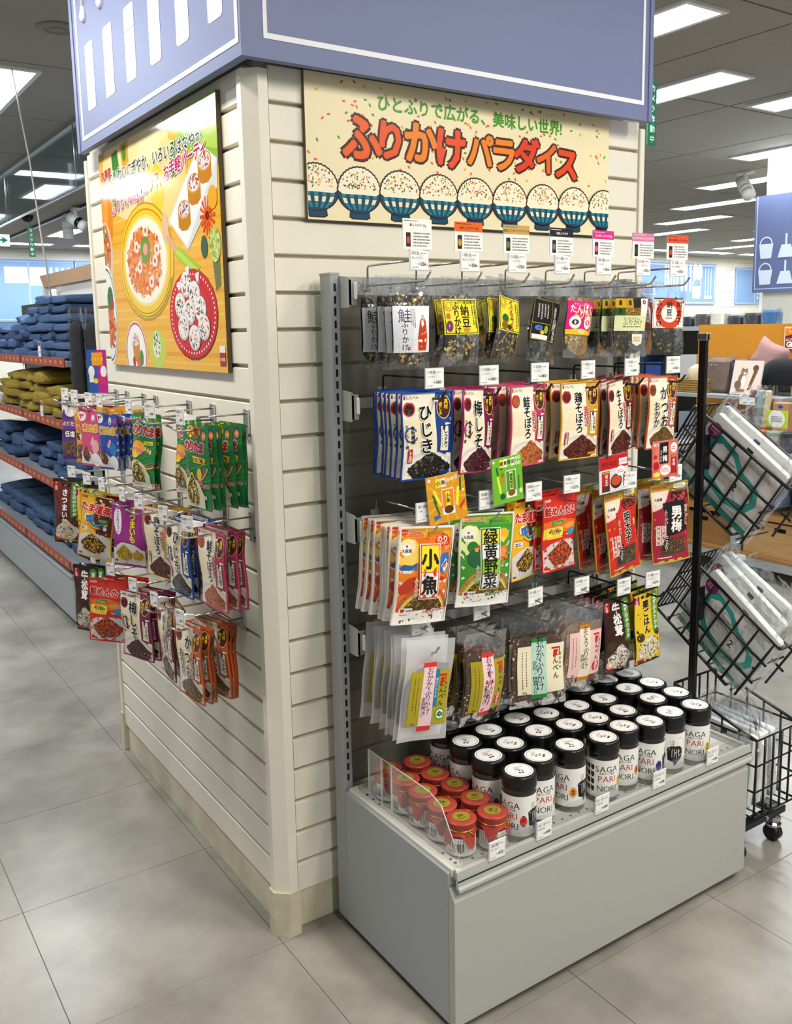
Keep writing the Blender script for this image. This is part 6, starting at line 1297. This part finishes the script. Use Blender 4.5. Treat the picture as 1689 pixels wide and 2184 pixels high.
# bagged white and teal packs
def pack_parts(seed):
    rs = random.Random(seed); L_, H_, t = .25, .205, .024; m = MB(); m.box(0, -L_/2, 0, t, L_/2, H_, .006)
    d = D(L_, H_); d.rect(0, 0, 1, 1, '#eef1f0')
    d.poly([(.10, .30), (.2, .18), (.45, .22), (.62, .36), (.86, .40), (.93, .58), (.86, .78), (.6, .86), (.3, .80), (.12, .62)], '#35b5a8'); d.poly([(.17, .34), (.26, .26), (.44, .30), (.6, .44), (.80, .48), (.85, .6), (.8, .7), (.58, .76), (.32, .70), (.18, .56)], '#f2f4f2')
    d.ell(.10, .2, .085, .085, '#9c2a72'); d.lines(.04, .16, .16, .24, 2, '#f2dcea'); d.text('2', .62, .58, .12, '#1a1a1a', b=.02); d.lines(.36, .36, .56, .5, 3, '#5a6a66'); d.rect(.6, .08, .96, .26, '#e2e8e4'); d.lines(.62, .1, .94, .24, 5, '#6a7a74'); d.rect(.5, .06, .58, .12, '#1f4a40'); d.rect(0, .92, 1, 1, '#2f9a90')
    return m, d, L_, H_, t
PK = None
def pack(x, P, a, b, label, tilt, seed):
    global PK
    C0 = P(x, a, b); ang = math.atan2(AV.z, AV.y)
    rx = math.atan2(-AV.z, -AV.y) + tilt
    if PK is None:
        m, d, L_, H_, t = pack_parts(3); o = obj('bagged_pack', m, 'paint_white', label=label, cat='packet', group='clear-bagged white and teal packs'); PK = o
        kid('printed_front', d.mb(lambda x_, y_, dd: (-dd, L_/2-x_, H_-y_), 0, .0002), 'ink', o)
        m = MB(); m.sm = True
        def sf(u, v):
            a_ = 2*PI*u; yy = .142*math.copysign(abs(math.cos(a_))**.3, math.cos(a_)); xx = t/2+(.020-.012*v)*math.copysign(abs(math.sin(a_))**.6, math.sin(a_)); zz = -.008+v*(.255+.02*math.sin(3*a_+1)+.02*math.sin(7*a_))
            return (xx+.006*math.sin(9*v*3+a_*5)*v, yy*(1-.28*max(0, v-.75)/.25)+.005*math.sin(v*17+a_*3), zz)
        m.grid(sf, 30, 12); kid('bag', m, 'crinkle', o); o.location = C0; o.rotation_euler = (rx, 0, 0); return o
    return dup(PK, C0, (rx, random.uniform(-.05, .05), random.uniform(-.05, .05)), label)
mat('paint_white', '#eef2f0', .5)
for bi, P in enumerate((P1, P2)):
    for k in range(2+bi):
        pack(1.152+.036*k, P, .17+random.uniform(-.02, .03), .185-.012*k, 'clear-bagged white and teal pack, %s from the left in the %s basket' % (ORD[k], ('upper', 'lower tilted')[bi]), random.uniform(-.06, .06), k)
for k in range(4):
    o = dup(PK, (1.140+.036*k, -.30, .112), (0, -.06*(k-1.5), random.uniform(-.15, .1)), 'clear-bagged teal pack standing in the low basket, %s from the left' % ORD[k]); o.scale = (1, .8, .95)
# ================================================================ GIFT TABLE (RIGHT BACKGROUND)
mat('wood', '#c39a63', .5, var=.22, vscale=5, stretch=(1, 1, 9)); mat('wood_dark', '#a87a42', .5, var=.2, vscale=5); mat('orange_board', '#d08a1c', .55, var=.06); mat('table_grey', '#a2a5a2', .5)
gt = empty('gift_table', 'grey and wood gift table with orange back board on casters', 'table', (3.65, 1.0, 0))
def gk2(name, m, mt, p=None): return obj(name, m, mt, p or gt, loc=(-3.65, -1.0, 0) if p is None else (0, 0, 0))
TY0, TY1 = -.6, 1.95
m = MB(); m.box(3.34, TY0, .070, 3.39, TY1, .118, .003); gk2('rail', m, 'table_grey'); m = MB(); m.box(3.34, TY0, .118, 4.2, TY1, .135); gk2('wood_shelf', m, 'wood_dark')
for y in (1.225, .05): m = MB(); m.box(3.345, y, .118, 3.385, y+.045, .66, .002); gk2('post', m, 'table_grey')
m = MB(); m.box(3.35, TY0, .330, 4.2, TY1, .348); gk2('wood_shelf', m, 'wood_dark'); m = MB(); m.box(3.33, TY0, .655, 4.0, TY1, .688, .002); gk2('grey_shelf', m, 'table_grey'); m = MB(); m.box(3.50, 1.10, .935, 3.93, TY1, .958, .002); gk2('upper_shelf', m, 'table_grey'); m = MB(); m.box(3.52, 1.30, .688, 3.55, 1.33, .935); gk2('bracket', m, 'table_grey')
m = MB(); m.box(3.95, TY0, .12, 3.98, 1.99, 1.343); gk2('back_board', m, 'orange_board')
for y in (1.55, 1.20, 1.08):
    m = MB(); m.tube([(3.392, y, .031), (3.42, y, .031)], .031, 16); c_ = gk2('caster', m, mat('caster_grey', '#8f9496', .4)); m = MB(); m.box(3.39, y-.018, .05, 3.425, y+.018, .07); obj('fork', m, 'steel', c_)
def crate(y0, y1, z0, z1, x, label, m_):
    m = MB(); xs = x+.012; ym = (y0+y1)/2; zc = z1-.03
    r = empty('wooden_crate', label, 'crate', (x+.2, ym, z0)); ox, oy, oz = -(x+.2), -ym, -z0
    m = MB(); m.box(x, y0, z0, xs, y1, z1-.045, .001); m.box(x, y0, z1-.022, xs, y1, z1, .001); m.box(x, y0, z1-.045, xs, ym-.035, z1-.022); m.box(x, ym+.035, z1-.045, xs, y1, z1-.022); obj('front', m, m_, r, loc=(ox, oy, oz))
    m = MB(); m.box(xs, y0, z0, x+.4, y0+.012, z1); m.box(xs, y1-.012, z0, x+.4, y1, z1); m.box(x+.39, y0, z0, x+.402, y1, z1); m.box(xs, y0, z0, x+.4, y1, z0+.01); obj('body', m, m_, r, loc=(ox, oy, oz))
    m = MB(); m.box(xs+.002, y0+.02, z1-.06, xs+.006, y1-.02, z1-.01); obj('slot_shade', m, 'slot_black', r, loc=(ox, oy, oz))  # black sheet put in as the shade seen through the handle slot
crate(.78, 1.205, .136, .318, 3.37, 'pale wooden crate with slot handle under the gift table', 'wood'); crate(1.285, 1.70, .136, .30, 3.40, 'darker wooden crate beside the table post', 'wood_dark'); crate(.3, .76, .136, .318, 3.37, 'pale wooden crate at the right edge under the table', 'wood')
m = MB(); m.box(3.335, 1.165, .100, 3.339, 1.217, .126); obj('shelf_tag', m, 'paper', label='small white tag on the table rail', cat='tag')
def tumbler(y, col, label, x=3.43):
    r = empty('tumbler', label, 'tumbler', (x, y, .688)); m = MB(); m.sm = True; m.lathe([(.036, 0), (.040, .003), (.040, .082), (.038, .085)], 22); obj('body', m, mat(label, col, .45), r); m = MB(); m.lathe([(.041, .0855), (.0425, .088), (.0425, .100), (.038, .104), (.001, .104)], 22); obj('lid', m, mat(label, col, .45), r)
tumbler(1.17, '#e07a2a', 'orange lidded tumbler on the gift table'); tumbler(1.085, '#93a890', 'sage green lidded tumbler on the gift table'); tumbler(.998, '#1c2a44', 'navy lidded tumbler on the gift table'); tumbler(.91, '#1c2a44', 'second navy tumbler at the right edge of the gift table')
def slab(name, label, cat, x0, x1, y0, y1, z0, z1, mt, art=None, bev=.004, lean=0, wrap=None, tw=0):
    r = empty(name, label, cat, ((x0+x1)/2, (y0+y1)/2, z0), (0, lean, tw)); hx, hy = (x1-x0)/2, (y1-y0)/2; m = MB(); m.box(-hx, -hy, 0, hx, hy, z1-z0, bev); obj('body', m, mt, r)
    if art: d = D(2*hy, z1-z0); art(d); obj('print', d.mb(flat('-x', (-hx-.0006, hy, z1-z0)), 0, .0003), 'ink', r)
    if wrap: m = MB(); m.sm = True; m.grid(lambda u, v: ((hx+.008)*math.copysign(abs(math.sin(2*PI*u))**.5, math.sin(2*PI*u)), (hy+.006)*math.copysign(abs(math.cos(2*PI*u))**.5, math.cos(2*PI*u)), v*(z1-z0)*1.12+.004*math.sin(9*u*6)), 22, 5); obj('bag', m, 'crinkle', r)
    return r
def art_lime(d): d.rect(0, 0, 1, 1, '#c3e01c'); d.ell(.5, .48, .40, .38, '#f6f8f2'); d.poly([(.15, .72), (.3, .7), (.12, .9)], '#f6f8f2'); d.lines(.24, .3, .78, .68, 4, '#4a4a44')
def art_cat(d):
    d.rect(0, 0, 1, 1, '#efd9c8'); d.ell(.36, .55, .14, .2, '#8a6a4c'); d.ell(.42, .62, .09, .2, '#efeae2'); d.ell(.40, .34, .12, .10, '#9a7a58'); d.poly([(.3, .3), (.33, .2), (.38, .28)], '#7a5a3c'); d.poly([(.44, .28), (.5, .2), (.5, .32)], '#7a5a3c'); d.ell(.43, .38, .05, .035, '#f2ece4'); d.ell(.24, .72, .12, .14, '#7a6048'); d.poly([(.58, .86), (.68, .86), (.86, .3), (.74, .28)], '#7a4a2a'); d.ell(.78, .22, .1, .1, '#6a3e22'); d.ell(.35, .88, .16, .05, '#8a6a4c')
slab('promo_card', 'lime green speech bubble card above the tumblers', 'sign', 3.345, 3.350, .965, 1.082, .822, .908, 'paper', art_lime, .001); slab('picture_card', 'pink card with a sitting cat on the gift table', 'card', 3.545, 3.557, 1.275, 1.455, .960, 1.150, 'paper', art_cat, .001, .22)
slab('picture_stand', 'dark easel edge behind the cat card', 'stand', 3.565, 3.58, 1.34, 1.49, .960, 1.15, 'towel_grey', None, .002, .2)
# cushion pouch
m = MB(); m.sm = True
def cush(u, v):
    a, b = (u-.5)*2, (v-.5)*2; e = (1-a**4)*(1-b**4); return (0, a*.10, b*.085), e
m.grid(lambda u, v: (-.045*max(0, cush(u, v)[1])**.6, cush(u, v)[0][1]*(1+.05*math.sin(v*9)), cush(u, v)[0][2]*(1+.05*math.sin(u*8))), 14, 12); m.grid(lambda u, v: (.045*max(0, cush(u, v)[1])**.6, cush(u, v)[0][1]*(1+.05*math.sin(v*9)), cush(u, v)[0][2]*(1+.05*math.sin(u*8))), 14, 12)
obj('cushion', m, mat('cushion_pink', '#a9807a', .9, bump=.4, bscale=50), label='dusty pink plush cushion leaning on the orange board', cat='cushion', loc=(3.80, 1.385, 1.155), rot=(.42, .2, 0))
def blob(name, label, cat, x, y, z, rx, ry, rz, mt, seed=1):
    rs = random.Random(seed); p = [rs.uniform(0, 6) for _ in range(4)]; m = MB(); m.sm = True
    def f(u, v):
        a = 2*PI*u; b = PI*v; k = 1+.10*math.sin(3*a+p[0]+2*b)+.07*math.sin(5*a+p[1])*math.sin(b); return (rx*k*math.cos(a)*math.sin(b)**.6, ry*k*math.sin(a)*math.sin(b)**.6, rz*(1-math.cos(b)))
    m.grid(f, 18, 10); return obj(name, m, mt, label=label, cat=cat, loc=(x, y, z))
blob('black_pouch', 'soft black pouch on the gift table right of the cat card', 'bag', 3.70, 1.235, .958, .09, .11, .10, 'garment', 2)
slab('bagged_blanket', 'brown cat-print blanket in a clear bag behind the wire rack pole', 'blanket', 3.58, 3.66, 1.50, 1.66, .960, 1.155, mat('blanket_brown', '#8a7264', .9, var=.2, vscale=14), None, .02, .0, True); slab('bagged_blanket', 'second bagged brown blanket next to the cat card', 'blanket', 3.60, 3.66, 1.40, 1.49, .960, 1.15, 'blanket_brown', None, .02, .0, True)
for k, (y, c) in enumerate(((1.262, '#6a4030'), (1.215, '#8aa0a0'), (1.17, '#c8b890'))): 
    r = slab('cutlery_pack', 'clear-bagged cutlery pack, %s from the left beside the tags' % ORD[k], 'packet', 3.45, 3.47, y-.02, y+.02, .80, 1.0, mat('cut%d' % k, c, .5), None, .008, .15, True, 0)
for k, y in enumerate((1.29, 1.245)): a, b_ = card_mesh('1,650', 'ギフト'); o = obj('price_card', a, label='%s white price card under the upper gift shelf' % ('left', 'right')[k], cat='price card', loc=(3.44, y, .938), rot=(0, 0, -PI/2)); obj('card_print', b_, parent=o)
for k, (y0, y1, z1, c) in enumerate(((1.14, 1.22, .80, '#2a2a2c'), (1.05, 1.13, .80, '#c8b060'), (.96, 1.04, .80, '#3a3a40'), (.90, .955, .82, '#26262a'))): slab('bagged_bottle', 'bagged dark bottle behind the tumblers, %s from the left' % ORD[k], 'bottle', 3.62, 3.67, y0, y1, .688, z1+.18, mat('bot%d' % k, c, .4), None, .012, 0, True)
slab('gift_box', 'brown gift box with blue mark behind the lime card', 'box', 3.46, 3.52, 1.035, 1.125, .688, .938, mat('kraft', '#b98a60', .7), lambda d: d.ell(.5, .08, .16, .1, '#2a5a9a'), .003)
for k, y in enumerate((1.49, 1.42, 1.36, 1.30)): slab('bagged_item', 'clear-bagged grey item on the gift table, %s from the left' % ORD[k], 'packet', 3.46, 3.56, y-.03, y+.03, .688, .80+.012*k, mat('grey_item', '#8a8c90', .5), None, .01, .1, True)
slab('name_tag', 'autumn gift tag on the orange board', 'sign', 3.935, 3.945, 1.24, 1.388, 1.20, 1.325, mat('tag_maroon', '#6a1a2a', .5), lambda d: (d.rect(0, 0, 1, 1, '#f2e2c0'), d.rect(.04, .06, .96, .95, '#7a1c2c'), d.poly([(.04, .06), (.96, .06), (.96, .42), (.5, .3), (.04, .42)], '#e88a1c'), d.ring(.28, .12, .1, .03, '#f6e6c8'), d.text('AUTUMN', .40, .58, .16, '#f6ead4', b=.02), d.text('GIFT', .36, .78, .26, '#fdf6e6', b=.05)), .001)
# wicker basket with a bagged cream item
r = empty('wicker_basket', 'woven wicker basket left of the wire rack pole', 'basket', (3.62, 1.72, .958)); m = MB()
for k in range(6): m.tube([(.10*math.copysign(abs(math.cos(a))**.5, math.cos(a)), .105*math.copysign(abs(math.sin(a))**.5, math.sin(a)), .007+.013*k) for a in [2*PI*i/24 for i in range(24)]], .0068, 5, True)
obj('weave', m, mat('wicker', '#a8843c', .7, var=.3, vscale=60), r); m = MB(); m.box(-.09, -.095, .002, .09, .095, .012); obj('bottom', m, 'wicker', r)
blob('bagged_cloth', 'cream cloth in a clear bag in the wicker basket', 'cloth', 3.62, 1.70, .97, .07, .08, .075, mat('cloth_cream', '#cdbd9a', .8), 5)
# lower shelf bags
blob('lunch_bag', 'pale blue soft lunch bag on the lower table shelf', 'bag', 3.58, 1.15, .348, .08, .085, .065, mat('bag_blue', '#7f95c8', .8), 7); blob('navy_bag', 'navy bag with round white badge on the lower table shelf', 'bag', 3.60, 1.0, .348, .08, .08, .125, mat('bag_navy', '#1c2440', .8), 8); blob('small_bag', 'small blue bag near the table post', 'bag', 3.56, 1.34, .348, .07, .07, .06, mat('bag_mid', '#4a62a8', .8), 9)
# shelves behind the gift table
bk = empty('stock_shelf', 'low grey stock shelf beyond the gift table', 'shelf', (4.9, 2.7, 0))
for z in (.45, .90, 1.30): m = MB(); m.box(-.4, -1.0, z, .6, .9, z+.03); obj('board', m, 'table_grey', bk)
m = MB(); m.box(.58, -1, 0, .6, .9, 1.3); obj('back_panel', m, 'shelf_front', bk); m = MB(); m.box(-.4, .88, 0, .6, .9, 1.3); obj('side_panel', m, 'table_grey', bk)
for k in range(12):
    c = ('#4a3a34', '#d8d0bc', '#26262c', '#2c2c34', '#2a5a8a', '#a08058', '#1c2438')[k % 7]; y = 3.45-.135*k; slab('bagged_mug', 'bagged item on the back stock shelf, %s from the left' % ('first second third fourth fifth sixth seventh eighth ninth tenth eleventh twelfth'.split()[k]), 'packet', 4.62, 4.72, y-.055, y+.055, 1.33, 1.40+.015*(k % 3), mat('mug%d' % (k % 7), c, .6), None, .015, 0, True)
for k in range(7):
    c = ('#e8e6e2', '#18181c', '#20304a', '#2a4a8a', '#141418', '#c8c4c0', '#8a2a3a')[k]; y = 3.35-.16*k; slab('stock_box', 'stock box on the middle back shelf, %s from the left' % ORD[k], 'box', 4.56, 4.8, y-.07, y+.07, .93, 1.07+.03*(k % 3), mat('stk%d' % k, c, .5), None, .004)
for k in range(7):
    c = ('#20202a', '#c8c8c4', '#26344a', '#b89a70', '#1c1c20', '#88929a', '#5a2a2a')[k]; y = 3.35-.16*k; slab('stock_box', 'stock box on the low back shelf, %s from the left' % ORD[k], 'box', 4.56, 4.8, y-.07, y+.07, .48, .66+.03*(k % 3), mat('stl%d' % k, c, .5), None, .004)
bpy.data.objects.remove(fo)
